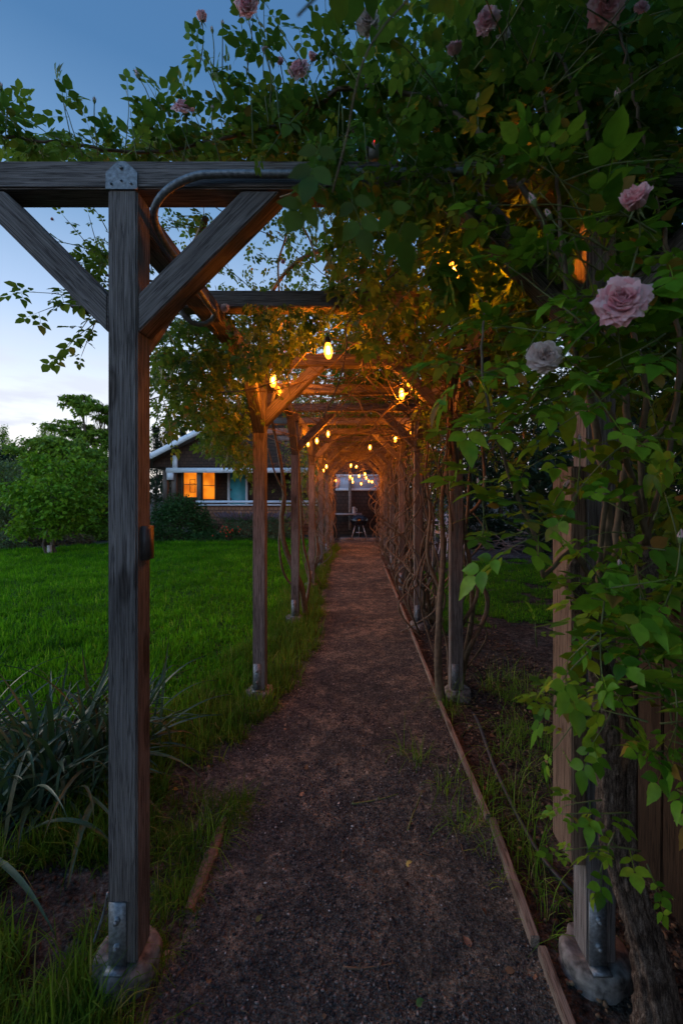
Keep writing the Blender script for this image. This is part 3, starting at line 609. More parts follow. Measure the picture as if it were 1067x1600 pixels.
a = Acc(); a.lathe([(.001, .03), (.012, .03), (.015, .02), (.015, -.004), (.013, -.006), (.001, -.006)], sides=12); ME_SOCK = a.build('socket', M_BRASS, smooth=True, link=False).data
a = Acc(); [a.tube([(.006*math.cos(t), .006*math.sin(t), -.02), (.009*math.cos(t), .009*math.sin(t), -.062)], .0022, 5) for t in (0, 1.57, 3.14, 4.7)]; ME_FIL = a.build('filament', M_FIL, link=False).data
def strand(label, bulbs, cordpts):
    root = thing('string_lights', label, 'string lights', tuple(bulbs[0]), 'string lights hung under the pergola roof')
    C_ = Acc(); C_.tube(cordpts, .0032, 6)
    for p in bulbs:
        p = np.array(p, float); C_.tube([p+[0, 0, .02], p+[.004, 0, .055]], .003, 5)
        s = bpy.data.objects.new('socket', ME_SOCK); b = bpy.data.objects.new('bulb', ME_BULB); f = bpy.data.objects.new('filament', ME_FIL)
        for o, par in ((s, root), (b, root), (f, b)): COL.objects.link(o); o.parent = par
        s.location = Vector(p)-root.location; b.location = Vector(p)-root.location
        tl = R(random.uniform(-9, 9)); b.rotation_euler = (tl, tl*.6, 0); s.rotation_euler = (tl, tl*.6, 0)
        l = bpy.data.lights.new('bulb_light', 'POINT'); l.energy = BULB_W*(.45 if p[1] < 1.8 else 1); l.color = (1.0, .31, .022); l.shadow_soft_size = .012
        lo = bpy.data.objects.new('bulb_light', l); COL.objects.link(lo); lo.location = Vector(p)+Vector((0, 0, -.045))
    keep(C_.build('cord', M_BRASS), root)
BULB_W = 12.0
def cordline(bulbs, hooks):
    "cord runs bulb to bulb, sagging a little between"
    pts = []; q = [np.array(b)+[.004, 0, .055] for b in bulbs]
    for i in range(len(q)-1):
        for t in np.linspace(0, 1, 9)[:-1]:
            pts.append(q[i]*(1-t)+q[i+1]*t+np.array([0, 0, .05*math.sin(math.pi*t)+.02*math.sin(2*math.pi*t)]))
    pts.append(q[-1]); return np.array(pts)
sb = lambda x, y, D: at(x, y, D)+[0, 0, .045]
LB = [np.array([.36, 1.68, 2.36]), sb(512, 549, 2.31), sb(427, 595, 2.93), at(452, 640, 3.9)+[0, 0, .2], sb(513, 678, 5.35), sb(495, 689, 6.0), sb(481, 694, 6.4), sb(510, 729, 8.6), sb(505, 735, 9.2), sb(548, 727.5, 9.8), sb(547, 745, 11.2), sb(550, 749, 11.6), sb(551, 753, 12.2), sb(525, 751, 12.5)]
RB = [np.array([.57, 1.47, 2.31]), sb(627, 616, 3.31), sb(643, 679, 5.4), sb(618, 686, 5.85), sb(578, 699, 6.9), sb(618, 713, 7.9), sb(557, 729, 9.4), sb(570, 741, 10.6), sb(561, 744, 11.0), sb(572, 747, 11.5), sb(564, 756, 12.2), sb(576, 752, 12.5), sb(581, 753, 12.7)]
strand('glowing amber bulbs on the cord along the left side of the roof', LB, cordline(LB, 0))
strand('glowing amber bulbs on the cord along the right side of the roof', RB, cordline(RB, 0))

# ------------------------------------------------------------------ edging boards, hose, litter
def lay(name, p0, p1, w, h, m, label, cat, group=None, lift=.0):
    q0 = np.array([p0[0], p0[1], float(hgt(p0[0], p0[1]))+lift]); q1 = np.array([p1[0], p1[1], float(hgt(p1[0], p1[1]))+lift])
    return tag(beam(name, q0, q1, w, h, m, None, .004), label, cat, group)
g = 'edging boards along the right of the path'
lay('edging_board', (.575, .75), (.600, 1.455), .028, .06, M_EDGE, 'short edging board nearest the camera, butting a broken board', 'edging board', g, .008)
lay('edging_board', (.588, 1.475), (.612, 2.02), .029, .06, M_EDGE, 'broken edging board beside the near right post', 'edging board', g, .014)
lay('edging_board', (.600, 2.04), (.590, 3.25), .024, .055, M_EDGE, 'edging board half buried under the yellow green grass tufts', 'edging board', g, .010)
lay('edging_board', (.592, 3.27), (.588, 6.05), .022, .05, M_EDGE, 'long thin edging board beside the second right post', 'edging board', g, .012)
lay('edging_board', (.585, 6.3), (.57, 9.2), .03, .05, M_EDGE, 'far edging board under the tangled canes', 'edging board', g, .012)
# splintered batten at the left
a = Acc(); c0 = gp(352, 1283); c1 = gp(296, 1427); nS = 24; r = np.random.default_rng(3); V = []
for i, t in enumerate(np.linspace(0, 1, nS)):
    c = c0*(1-t)+c1*t; c[2] += .016; w = .012+.010*min(1, t*4)*min(1, (1-t)*5+.12)+r.normal(0, .0012)+(.006 if .40 < t < .52 else 0)
    V += [c+[-w, 0, .004], c+[w*.9, -.004, .006+r.normal(0, .001)], c+[w, 0, -.02], c+[-w, 0, -.02]]
i = np.arange(nS-1)[:, None]*4; j = np.arange(4)[None]; a.add(np.array(V), [np.stack([i+j, i+(j+1) % 4, i+4+(j+1) % 4, i+4+j], -1).reshape(-1, 4), np.array([[0, 1, 2, 3], [nS*4-4, nS*4-1, nS*4-2, nS*4-3]])])
tag(a.build('batten', simple('splintered wood', (.21, .135, .095), .9, var=.4, scale=45, bump=.6)), 'splintered brown batten lying at the left edge of the path', 'batten')
a = Acc(); pts = spline([gp(735, 1105)+[0, 0, -.02], gp(747, 1135)+[0, 0, .02], gp(770, 1200)+[0, 0, .025], gp(800, 1265)+[0, 0, .02], gp(832, 1325)+[0, 0, .022], gp(862, 1368)+[0, 0, .02], gp(900, 1402)+[0, 0, .012]], .03); a.tube(pts, .0095, 10)
tag(a.build('irrigation_pipe', M_DARK, smooth=True), 'black irrigation pipe lying beside the near right post', 'pipe')
a = Acc(); pts = spline([at(674, 815, 5.05), at(676, 850, 5.05), at(674, 890, 5.0), at(668, 910, 5.0), at(657, 918, 5.0)], .03); a.tube(pts, .009, 8); a.tube([pts[-1], pts[-1]+[-.03, 0, -.005]], .014, 8)
tag(a.build('hose_end', simple('pale hose', (.35, .37, .32), .5), smooth=True), 'pale hose end hanging beside the third right post', 'hose')
def twig(pix, rad, m, label, lift=.006, knob=None):
    a = Acc(); pts = spline([gp(*q)+[0, 0, lift] for q in pix], .015); a.tube(pts, np.linspace(rad, rad*.5, len(pts)), 6, rough=.3)
    if knob:
        for k in knob: a.tube([pts[int(k*len(pts))], pts[int(k*len(pts))]+[.008, .012, .01]], [rad*.7, rad*.3], 5)
    return tag(a.build('twig', m, smooth=True), label, 'twig')
twig([(536, 1516), (560, 1517), (585, 1514), (618, 1507)], .0055, M_CANE, 'brown curved twig on the path nearest the camera', knob=(.3, .7))
twig([(550, 1258), (575, 1254), (600, 1249), (622, 1243)], .0058, M_GREENCANE, 'straight green twig lying across the middle of the path', knob=(.02, .5))
twig([(637, 1300), (643, 1280), (652, 1258), (660, 1238)], .0055, M_GREENCANE, 'green twig pointing up the path beside the straight one', knob=(.1, .15))
twig([(387, 1195), (372, 1175), (355, 1150), (338, 1125)], .0014, M_EDGE, 'thin pale dry stalk at the left edge of the path', .02)
twig([(540, 975), (560, 965), (575, 968)], .008, M_CANE, 'dark twig further along the path')
def fallen(px_, size, m, label, rot, name='fallen_leaf'):
    Lf = Leaves(int(px_[0])); p = gp(*px_)+[0, 0, .007]; Lf.add(p, np.array([math.cos(rot), math.sin(rot), .08]), np.array([.1, -.25, 1.]), size); return tag(Lf.build(name, m, None, 's', 2), label, 'leaf')
def flat(name, c): return simple(name, c, .6, var=.25, scale=120)
fallen((634, 1353), .042, flat('yellow leaf', (.62, .52, .13)), 'yellow fallen leaf in the middle of the path', .0)
fallen((470, 1247), .032, flat('tan leaf', (.38, .24, .14)), 'small curled tan leaf on the path near the grass', 1.2)
fallen((735, 1483), .040, flat('brown leaf', (.22, .13, .08)), 'brown crumpled leaf beside the edging board', 2.0)
fallen((650, 1575), .036, flat('green leaf', (.06, .18, .04)), 'green fallen leaf near the bottom of the path', .3)
fallen((400, 1443), .03, flat('olive leaf', (.10, .12, .03)), 'small olive leaf on the dark left half of the path', .9)
fallen((835, 1535), .034, flat('rust leaf', (.25, .15, .08)), 'rust brown leaf near the near edging board', 1.7)
fallen((270, 1240), .03, flat('orange leaf', (.45, .20, .05)), 'orange leaf at the edge of the grass', .5)

Lf = Leaves(99); r = np.random.default_rng(99); LS = 1.0
y = 1.0+8*r.random(420)**1.3; x = r.uniform(-.62, 1.3, 420); k = (r.random(420) < .25+.75*(np.abs(x) > .42)); x, y = x[k], y[k]
P = np.stack([x, y, hgt(x, y)+.008], -1); az = r.uniform(0, 6.28, len(x)); Lf.add(P, np.stack([np.cos(az), np.sin(az), r.normal(.05, .15, len(x))], -1), np.stack([r.normal(0, .4, len(x)), r.normal(0, .4, len(x)), np.ones(len(x))], -1), r.uniform(.012, .032, len(x)))
tag(Lf.build('leaf_litter', leafmat('dead leaf', [(0, (.05, .03, .02)), (.6, (.14, .085, .05)), (.9, (.26, .17, .09)), (.96, (.42, .30, .22)), (1, (.10, .16, .04))], .1, .8, (.2, .1, .03), .1), None, 's', 1), 'small dead leaves and petals scattered on path and bed', 'leaf litter', kind='stuff')
a = Acc()
for i in range(170):
    y = 1.0+6*r.random()**1.4; x = r.choice([r.uniform(-.55, .55), r.uniform(.3, 1.2)]); az = r.uniform(0, 6.28); L_ = r.uniform(.02, .09); z = float(hgt(x, y))+.008; d = np.array([math.cos(az), math.sin(az), 0])
    a.tube([[x, y, z]-d*L_/2, [x+r.normal(0, .004), y+r.normal(0, .004), z+.004], [x, y, z]+d*L_/2], r.uniform(.0008, .0022), 4)
tag(a.build('twig_litter', M_CANE), 'tiny broken twigs scattered on path and bed', 'twig litter', kind='stuff'); LS = 1.3

# ------------------------------------------------------------------ strap leaved plants
def strap_plant(p, n, ln, seed, label, spread=.10):
    root = thing('strap_leaf_plant', label, 'plant', (p[0], p[1], 0)); r = np.random.default_rng(seed); a = Acc(); sg = 12
    for i in range(n):
        az = r.uniform(0, 2*np.pi); el = r.uniform(.25, 1.45); L_ = ln*r.uniform(.55, 1.15); w = r.uniform(.007, .013); b = np.array([r.normal(0, spread), r.normal(0, spread), 0.])
        t = np.linspace(0, 1, sg+1); drop = r.uniform(.6, 2.0)*(1.5-el*.6); fold = (r.uniform(.35, .8) if r.random() < .3 else 2)
        ang = el-drop*t**1.6-np.where(t > fold, (t-fold)*5, 0); st = L_/sg
        h = np.cumsum(np.r_[0, np.cos(ang[:-1])*st]); z = np.cumsum(np.r_[0, np.sin(ang[:-1])*st]); z = np.maximum(z, .005+.02*r.random())
        dx, dy = math.cos(az), math.sin(az); ww = w*np.sin(np.pi*(.22+.78*(1-t)**.0*t*.95+.0))**.5 if False else w*np.minimum(1, (1-t)*2.6)**.8*np.minimum(1, .6+t*2)
        c = np.stack([b[0]+dx*h, b[1]+dy*h, z], -1); s = np.array([-dy, dx, 0.]); tw = r.uniform(-.6, .6)*t[:, None]*np.array([0, 0, 1.])
        sv = s+tw; sv /= np.linalg.norm(sv, axis=1)[:, None]
        V = np.concatenate([c-sv*ww[:, None]+[0, 0, .004], c, c+sv*ww[:, None]+[0, 0, .004]]); k = np.arange(sg)[:, None]; m_ = sg+1
        a.add(V, np.concatenate([np.hstack([k, k+1, k+m_+1, k+m_]), np.hstack([k+m_, k+m_+1, k+2*m_+1, k+2*m_])]))
    a.build('foliage', M_STRAP, root, smooth=True); return root
strap_plant(gp(70, 1245), 190, .72, 5, 'large clump of dark strap leaves left of the near left post', .12)
strap_plant(gp(178, 1190), 110, .62, 6, 'smaller strap leaf clump behind the near left post', .10)
strap_plant(gp(-90, 1200), 90, .70, 9, 'strap leaf clump at the left edge of the picture', .10)

# ------------------------------------------------------------------ fence at the right
fe = thing('board_fence', 'brown vertical board fence behind the gnarled rose trunk', 'fence', (1.12, 1.6, 0))
a = Acc()
for i, y in enumerate(np.arange(.55, 2.35, .145)):
    h = 1.12+random.uniform(-.02, .02); bd = beam('board', (1.12+random.uniform(-.004, .004), y, .02), (1.12+random.uniform(-.01, .01), y, h), .138, .019, M_FENCE, fe, .003, up=(1, 0, 0))
for z in (.3, .95): beam('rail', (1.153, .5, z), (1.153, 2.33, z), .038, .08, M_FENCE, fe)

LAMPS = [b+[0, 0, -.045] for b in LB[1:]+RB[1:]]
FLW += [(at(583, 240, 1.38), .04), (at(870, 320, 1.40), .07), (at(925, 395, 1.42), .09), (at(800, 300, 1.38), .06), (at(835, 440, 1.5), .05)]
# ------------------------------------------------------------------ climbing roses
def rose(label, base, group='climbing roses growing over the pergola'): return thing('climbing_rose', label, 'climbing rose', base, group)
UP = [(-60, 205), (60, 215)]
# --- the big near rose at the right: gnarled trunk, right wall of leaves, top mass, sprays over the front beam
ra = rose('near climbing rose with gnarled trunk at the right, its canes reaching over the front crossbeam', tuple(gp(1012, 1600)*[1, 1, 0]))
T = Acc(); r = np.random.default_rng(12)
def trunk(pix, rads, sides=36, rough=.6, seed=1):
    p = spline([at(*q) for q in pix], .01); T.tube(p, .74*np.interp(np.linspace(0, 1, len(p)), np.linspace(0, 1, len(rads)), rads), sides, rough=rough, seed=seed)
trunk([(1046, 1640, 1.24), (1040, 1540, 1.25), (1015, 1440, 1.26), (985, 1350, 1.27), (981, 1250, 1.29), (985, 1160, 1.30), (975, 1080, 1.30), (990, 980, 1.30), (1008, 900, 1.30), (1010, 840, 1.30)], [.05, .034, .028, .024, .022, .022, .024, .032, .036, .034], seed=8)
trunk([(1005, 900, 1.28), (985, 850, 1.27), (975, 800, 1.26), (965, 770, 1.26)], [.022, .020, .021, .017], 24, .45, 5)
trunk([(925, 985, 1.27), (900, 930, 1.24), (893, 890, 1.23), (900, 872, 1.23)], [.024, .030, .026, .018], 24, .45, 6)
trunk([(1022,1640,1.22),(1018,1560,1.22),(1000,1470,1.24),(975,1385,1.26),(953,1300,1.27),(950,1220,1.28),(948,1140,1.28),(938,1060,1.28),(925,980,1.27),(935,920,1.27)], [.07,.052,.042,.040,.046,.044,.040,.034,.030,.022], 40, .62, 3)
Lr = Leaves(21); C = Acc()
canes = [[(935, 920, 1.26), (950, 800, 1.22), (925, 650, 1.2), (900, 480, 1.2), (820, 300, 1.25), (700, 170, 1.35), (560, 135, 1.45), (480, 175, 1.5), (400, 205, 1.52), (250, 236, 1.52), (100, 226, 1.5), (-60, 203, 1.5)],
         [(1010, 850, 1.28), (985, 740, 1.2), (940, 620, 1.12), (900, 560, 1.1), (880, 400, 1.1), (860, 200, 1.2), (820, 60, 1.25)],
         [(1005, 850, 1.28), (1040, 720, 1.2), (1060, 560, 1.15), (1040, 380, 1.1), (1000, 200, 1.1), (960, 0, 1.15)],
         [(1012, 845, 1.3), (1000, 700, 1.25), (1010, 600, 1.2), (960, 420, 1.2), (930, 260, 1.2), (880, 100, 1.25), (760, -60, 1.3)],
         [(940, 930, 1.25), (890, 860, 1.2), (850, 900, 1.15), (835, 830, 1.12), (806, 772, 1.1), (780, 700, 1.08), (764, 650, 1.06), (752, 560, 1.08), (760, 470, 1.12)],
         [(935, 990, 1.26), (950, 760, 1.2), (1050, 640, 1.2), (1090, 400, 1.2)],
         [(960, 870, 1.26), (978, 640, 1.24), (930, 480, 1.3), (800, 360, 1.5), (700, 280, 1.7), (600, 250, 1.9), (450, 215, 2.0), (330, 232, 2.0), (200, 230, 2.0)],
         [(1020, 1060, 1.1), (985, 1078, 1.12), (950, 1085, 1.18), (925, 1075, 1.24)]]
CR = [[.011, .004], [.009, .003], [.008, .003], [.009, .003], [.007, .0025], [.008, .004], [.010, .004], [.0035, .006]]
cane_pts = []
for pix, rr in zip(canes, CR):
    p = spline([at(*q) for q in pix], .03); p[1:-1] += r.normal(0, .0025, (len(p)-2, 3)); cane_pts.append(p); C.tube(p, np.linspace(rr[0], rr[1], len(p)), 8, 0, rough=.15)
def shoots_in(poly, D0, D1, n, Lv, C, ln, leaf, dirf, gap=.05, droop=.12, rad=.0022, m=1, clump=0, wob=.12):
    for p in region(poly, D0, D1, n, Lv.r, clump): shoot(Lv, C, p, dirf(Lv.r), ln*Lv.r.uniform(.5, 1.2), rad, droop, leaf, gap, wob, m)
updir = lambda r: np.array([r.normal(0, .5), r.normal(0, .4), 1.0])
anyd = lambda r: np.array([r.normal(0, 1), r.normal(-.3, .7), r.normal(.1, .6)])
downd = lambda r: np.array([r.normal(0, .6), r.normal(0, .6), -1.0])
leftd = lambda r: np.array([-1+r.normal(0, .5), r.normal(-.2, .4), r.normal(.1, .6)])
# sprays standing on the canes over the front beam, against the sky
for ci, n0, n1 in ((0, .42, 1.0), (6, .55, 1.0)):
    p = cane_pts[ci]
    for i in range(int(len(p)*n0), len(p), 1):
        if r.random() < .62:
            hi = np.interp(p[i][0]/p[i][1], [-.8, -.3, -.1], [.12, .15, .22])
            shoot(Lr, C, p[i], np.array([r.normal(-.15, .55), r.normal(0, .5), .8]), hi*r.uniform(.4, 1.15), .0018, .12, .085, .032, .12, 1)
        if r.random() < .6: Lr.add(p[i], np.array([r.normal(), r.normal(), r.normal(0, .4)]), np.array([r.normal(0, .5), r.normal(0, .5), 1]), .08)
for pix, ln in (((130, 245, 1.45), .18), ((115, 230, 1.45), .22), ((195, 240, 1.45), .17), ((215, 248, 1.42), .17), ((275, 248, 1.45), .30), ((262, 190, 1.45), .10), ((10, 220, 1.45), .12), ((300, 240, 1.45), .14), ((395, 230, 1.4), .36), ((420, 200, 1.4), .36), ((440, 210, 1.38), .42), ((385, 120, 1.4), .25), ((460, 120, 1.4), .25), ((350, 170, 1.4), .2), ((500, 170, 1.4), .35), ((520, 130, 1.4), .3), ((560, 130, 1.4), .3)):
    shoot(Lr, C, at(*pix), np.array([r.normal(-.25, .2), 0, 1.0]), ln, .002, .10, .095, .040, .10, 1)
# leaves low on the beam top
P = region([(0, 205), (200, 225), (330, 205), (480, 150), (560, 180), (560, 250), (0, 250)], 1.48, 2.1, 700, r, 40); Lr.cloud(P, .075, .2, .8)
# second layer: thick mass at the top right, thinning out to the left
P = region([(450, 120), (470, 20), (560, -60), (1067, -60), (1067, 470), (800, 470), (620, 330), (520, 250)], 1.35, 2.1, 3400, r, 0)
xx = VX+P[:, 0]/P[:, 1]*F; yy = VY-(P[:, 2]-EYE)/P[:, 1]*F; kp = r.random(len(P)) < np.clip(.12+(xx-520)/330+(yy-100)/700, .05, 1); kp &= vnoise(xx/38, yy/38, 4) > .55-(xx-450)/600
P = P[kp]; P = P[P[:, 2] > 2.50-.5*np.clip((P[:, 0]-.25)/.3, 0, 1)]; Lr.cloud(P, .105, .3, .7)
# over the camera: the canopy that hangs out past the front beam
P = np.stack([r.uniform(-.15, 1.5, 1500), r.uniform(-.9, 1.3, 1500), r.uniform(2.55, 3.3, 1500)], -1); kp = (P[:, 2] > 2.5+.35*np.clip(.5-P[:, 0], 0, 1)) & (P[:, 1] < 1.4) & (vnoise(P[:, 0]*5+9, P[:, 1]*5+9, 3) > .3)
P = P[kp]; yy = VY-(P[:, 2]-EYE)/np.maximum(P[:, 1], .05)*F; xx = VX+P[:, 0]/np.maximum(P[:, 1], .05)*F; P = P[~((yy > -40) & (xx < 640) & (P[:, 1] > 0))]; Lr.cloud(P, .12, .3, .6)
Lr2 = Lr
P = np.stack([r.uniform(1.0, 2.1, 3600), r.uniform(.9, 2.6, 3600), r.uniform(.7, 3.2, 3600)], -1); P = P[(vnoise(P[:, 1]*3+P[:, 0]*2, P[:, 2]*3, 8) > .22) & (P[:, 0] > .95+.30*np.maximum(0, P[:, 1]-1.5)) & ((P[:, 2] > 1.15) | (P[:, 0] > 1.3))]; Lr.cloud(P, .105, .4, .6)
P = region([(670, 380), (735, 380), (740, 445), (665, 450)], 1.2, 1.34, 34, r); Lr.cloud(P, .085, .5, .5)
for p in region([(470, 150), (640, 130), (700, 250), (660, 330), (560, 340), (480, 300)], 1.18, 1.33, 26, r): shoot(Lr, C, p, np.array([r.normal(0, .5), r.normal(-.1, .3), -.7]), .16*r.uniform(.5, 1.2), .0018, .2, .082, .035, .12, 1)
P = region([(480, 210), (640, 200), (720, 300), (640, 330), (500, 310)], 1.22, 1.34, 80, r); Lr.cloud(P, .075, .7, .5)
# near wall of big leaves at the right
Ln = Leaves(33)
shoots_in([(700, 120), (760, 20), (1067, 0), (1067, 300), (940, 330), (760, 330), (690, 240)], 1.0, 1.35, 62, Lr, C, .26, .095, anyd, .042, .15, clump=60)
shoots_in([(590, 250), (700, 240), (880, 470), (860, 560), (730, 520), (640, 400)], 1.15, 1.5, 34, Lr, C, .24, .09, anyd, .05, .3)
shoots_in([(940, 330), (1067, 250), (1067, 720), (960, 640), (900, 560)], .88, 1.15, 40, Ln, C, .24, .115, leftd, .05, .12)
shoots_in([(840, 470), (960, 480), (1000, 640), (900, 650), (820, 600)], .98, 1.2, 9, Ln, C, .18, .10, leftd, .045, .2)
shoots_in([(900, 700), (1067, 650), (1067, 900), (940, 890)], .95, 1.15, 9, Ln, C, .16, .10, anyd, .05, .1)
shoots_in([(885, 905), (990, 870), (1067, 850), (1067, 1150), (960, 1120), (890, 1080)], .92, 1.12, 34, Ln, C, .15, .115, anyd, .04, .15)
shoots_in([(1000, 1120), (1067, 1120), (1067, 1260), (1040, 1200)], .95, 1.1, 6, Ln, C, .12, .10, anyd, .04, .15)
for q, d, ln, lf in (((760, 640, 1.07), (-.3, 0, -.5), .10, .10), ((770, 670, 1.07), (-1, 0, .1), .09, .12), ((900, 640, 1.05), (-1, 0, .4), .30, .12), ((905, 600, 1.05), (-1, 0, .05), .28, .12), ((870, 560, 1.08), (-1, -.2, -.2), .26, .12), ((806, 772, 1.09), (-.6, -.2, .3), .10, .11), ((812, 790, 1.09), (-1, -.1, .4), .11, .14), ((845, 850, 1.1), (-.6, -.2, .6), .12, .13), ((880, 855, 1.1), (-.6, 0, 1), .14, .12), ((900, 800, 1.1), (-1, 0, 0), .12, .12), ((885, 700, 1.12), (-1, 0, -.4), .16, .10), ((860, 830, 1.02), (-.8, 0, -.3), .12, .14), ((838, 1010, 1.1), (-.2, 0, 1), .05, .06)):
    shoot(Ln, C, at(*q), np.array(d, float), ln, .002, .1, lf, .035, .08, 1)
# low sprig of small leaves across the post
for q, d, ln in (((985, 1270, 1.12), (-1, -.1, .15), .18), ((1000, 1330, 1.12), (-1, 0, .35), .20), ((960, 1300, 1.12), (-.5, 0, -1), .12), ((1010, 1350, 1.12), (.1, 0, -.3), .08), ((940, 1250, 1.13), (-1, 0, -.1), .08), ((925, 1085, 1.15), (-.6, 0, -.7), .16), ((950, 1085, 1.12), (-1, 0, .2), .16), ((900, 1060, 1.12), (-1, 0, -.3), .08)):
    shoot(Ln, C, at(*q), np.array(d, float), ln, .0022, .15, .075, .026, .1, 1, sides=5)
# leaves hanging close in front of the lens, out of focus
Lh = Leaves(5)
for q, d, s in (((455, 10, .34), (.1, 0, -1), .065), ((470, -30, .30), (-.6, .1, -.5), .05), ((525, 5, .32), (1, .1, -.35), .055), ((595, 75, .40), (.6, 0, -.1), .060), ((505, 205, .50), (-.3, .1, -1), .062), ((545, 180, .50), (.2, 0, -1), .06), ((500, 275, .52), (-.5, .1, -.9), .06), ((545, 290, .50), (.3, 0, -1), .062), ((600, 300, .42), (.5, .1, -1), .055), ((560, 235, .42), (.6, 0, -.4), .045)):
    Lh.add(at(*q), np.array(d, float), np.array([r.normal(0, .3), -.9, .6]), s*1.25)
C.tube(spline([at(700, -60, .6), at(600, 40, .48), at(560, 120, .48), at(545, 200, .50), at(520, 300, .52)], .02), .0010, 6, 0)
C.tube(spline([at(560, -60, .34), at(500, -10, .33), at(465, 25, .33)], .02), .001, 6, 1)
# papery tendrils over the beam and a hanging dry strand
C.tube(spline([at(498, 262, 1.30), at(485, 285, 1.28), at(460, 300, 1.28), at(437, 308, 1.3)], .01), .0016, 5, 2); C.tube(spline([at(455, 330, 1.5), at(445, 375, 1.5), at(435, 410, 1.5), at(436, 455, 1.5)], .01), .0035, 5, 2); C.tube(spline([at(470, 350, 1.5), at(484, 375, 1.5), at(495, 410, 1.5)], .01), .003, 5, 2)
M_DRY = simple('dry tendril', (.38, .29, .16), .8, var=.3)
for x, y, D, s, f, k in ((970, 476, .86, 88, (-.45, -1, .15), 'open'), (993, 318, .84, 60, (-.6, -.75, .55), 'half'), (849, 560, 1.0, 58, (-.2, -1, .15), 'pale'), (288, 172, 1.42, 36, (.1, -.6, .5), 'open'), (386, 8, 1.38, 40, (.1, -.7, -.2), 'open'), (316, 30, 1.42, 24, (.0, -.2, 1), 'half'),
                         (468, 112, 1.42, 38, (-.3, -.8, .3), 'open'), (710, 82, 1.3, 34, (-.2, -.5, .9), 'half'), (762, 36, 1.2, 44, (-.4, -.8, -.1), 'open'), (785, 52, 1.25, 28, (0, -1, 0), 'pale'), (942, 16, 1.1, 62, (0, -.9, -.4), 'open'), (1000, 15, 1.15, 26, (0, -1, .2), 'open'), (575, 35, 1.4, 40, (-.2, -1, -.4), 'pale'), (488, 92, 1.45, 22, (.3, -.6, .4), 'half'), (438, 98, 1.45, 16, (0, -1, 0), 'half'), (415, 80, 1.4, 15, (-.2, -.5, .8), 'half')):
    flower(ra, x, y, D, s, f, k, C, Ln if D < 1.1 else Lr, m=1)
for x, y, D, s, f in ((218, 122, 1.42, 13, (-.5, -.2, 1)), (738, 605, 1.1, 12, (-.6, -.3, .9)), (881, 762, 1.08, 16, (.1, -.6, .6)), (748, 757, 1.1, 10, (-.2, 0, 1)), (758, 752, 1.1, 9, (.1, 0, 1)), (968, 886, 1.0, 14, (-.3, -.3, .9)), (747, 160, 1.15, 15, (0, 0, 1)), (1062, 845, .92, 18, (.1, 0, 1)), (965, 155, 1.0, 18, (-.1, 0, 1)), (148, 160, 1.45, 9, (0, 0, 1)), (332, 172, 1.4, 9, (0, 0, 1)), (348, 40, 1.42, 9, (0, 0, 1)), (332, 50, 1.42, 9, (-.1, 0, 1)), (2, 138, 1.45, 9, (0, 0, 1)), (835, 320, .95, 20, (-.4, 0, .9)), (905, 690, 1.02, 12, (0, 0, 1)), (860, 340, 1.0, 16, (-.5, 0, .8))):
    flower(ra, x, y, D, s, f, 'bud', C, Ln if D < 1.1 else Lr, m=1)
keep(T.build('trunk', M_BARK, smooth=True), ra); keep(C.build('cane', [M_CANE, M_GREENCANE, M_DRY], smooth=True), ra)
keep(Lr.build('foliage', M_LEAF, None, 'c', 1), ra); keep(Lh.build('hanging_foliage', M_LEAFD, None, 'c', 2), ra); keep(Ln.build('near_foliage', M_LEAFN, None, 'c', 2), ra)

# --- the rose on the second right post: bark and canes beside the post, leaves under the near roof
def climb(C, r, x0, y0, n, top=2.55, spread=.12, rad=(.006, .016), toward=-1, reach=.9):
    for i in range(n):
        R0 = r.uniform(*rad); a0 = r.uniform(0, 6.28); bx = x0+r.normal(0, spread*.8); by = y0+r.normal(0, spread)
        P = [(bx, by, -.05)]
        for z in np.linspace(.35, top-.2, 6): P.append((x0+r.normal(0, spread)+.05*math.sin(a0+z*2.2), y0+r.normal(0, spread)+.05*math.cos(a0+z*2.2), z+r.normal(0, .05)))
        P.append((x0+toward*.15+r.normal(0, .1), y0+r.normal(0, .2), top)); P.append((x0+toward*reach*r.uniform(.3, 1)+r.normal(0, .1), y0+r.normal(0, .5), top+r.uniform(.02, .12)))
        if r.random() < .5: P.append((P[-1][0]+toward*.3, P[-1][1]+r.normal(0, .4), top+.15))
        p = spline(P, .05); C.tube(p, np.interp(np.linspace(0, 1, len(p)), [0, .3, 1], [R0*1.3, R0, R0*.35]), 9, 0, rough=.35, seed=i)
def tangle(C, r, n, x0, x1, y0, y1, z0=2.38, z1=2.75, rad=.0035):
    for i in range(n):
        p = np.array([r.uniform(x0, x1), r.uniform(y0, y1), r.uniform(z0, z1)]); d = nrm(np.array([r.normal(0, 1), r.normal(0, .6), r.normal(0, .15)])); P = [p]
        for k in range(5): d = nrm(d+rnd3(r, .35)*[1, 1, .5]); p = p+d*.18; P.append(p)
        C.tube(spline(P, .06), rad*r.uniform(.5, 1.4), 5, 0)
def roof_leaves(Lv, r, n, x0, x1, y0, y1, z0=2.52, z1=2.95, size=.10):
    P = np.stack([r.uniform(x0, x1, n), r.uniform(y0, y1, n), z0+(z1-z0)*r.random(n)**1.4], -1); P = P[vnoise(P[:, 0]*4, P[:, 1]*4+50, 6) > .22]; Lv.cloud(P, size, .3, .6)
LS = .95
rb = rose('climbing rose with smooth tall canes wound round the second right post', (.74, 3.35, 0)); Lb = Leaves(41); Cb = Acc(); r = np.random.default_rng(51)
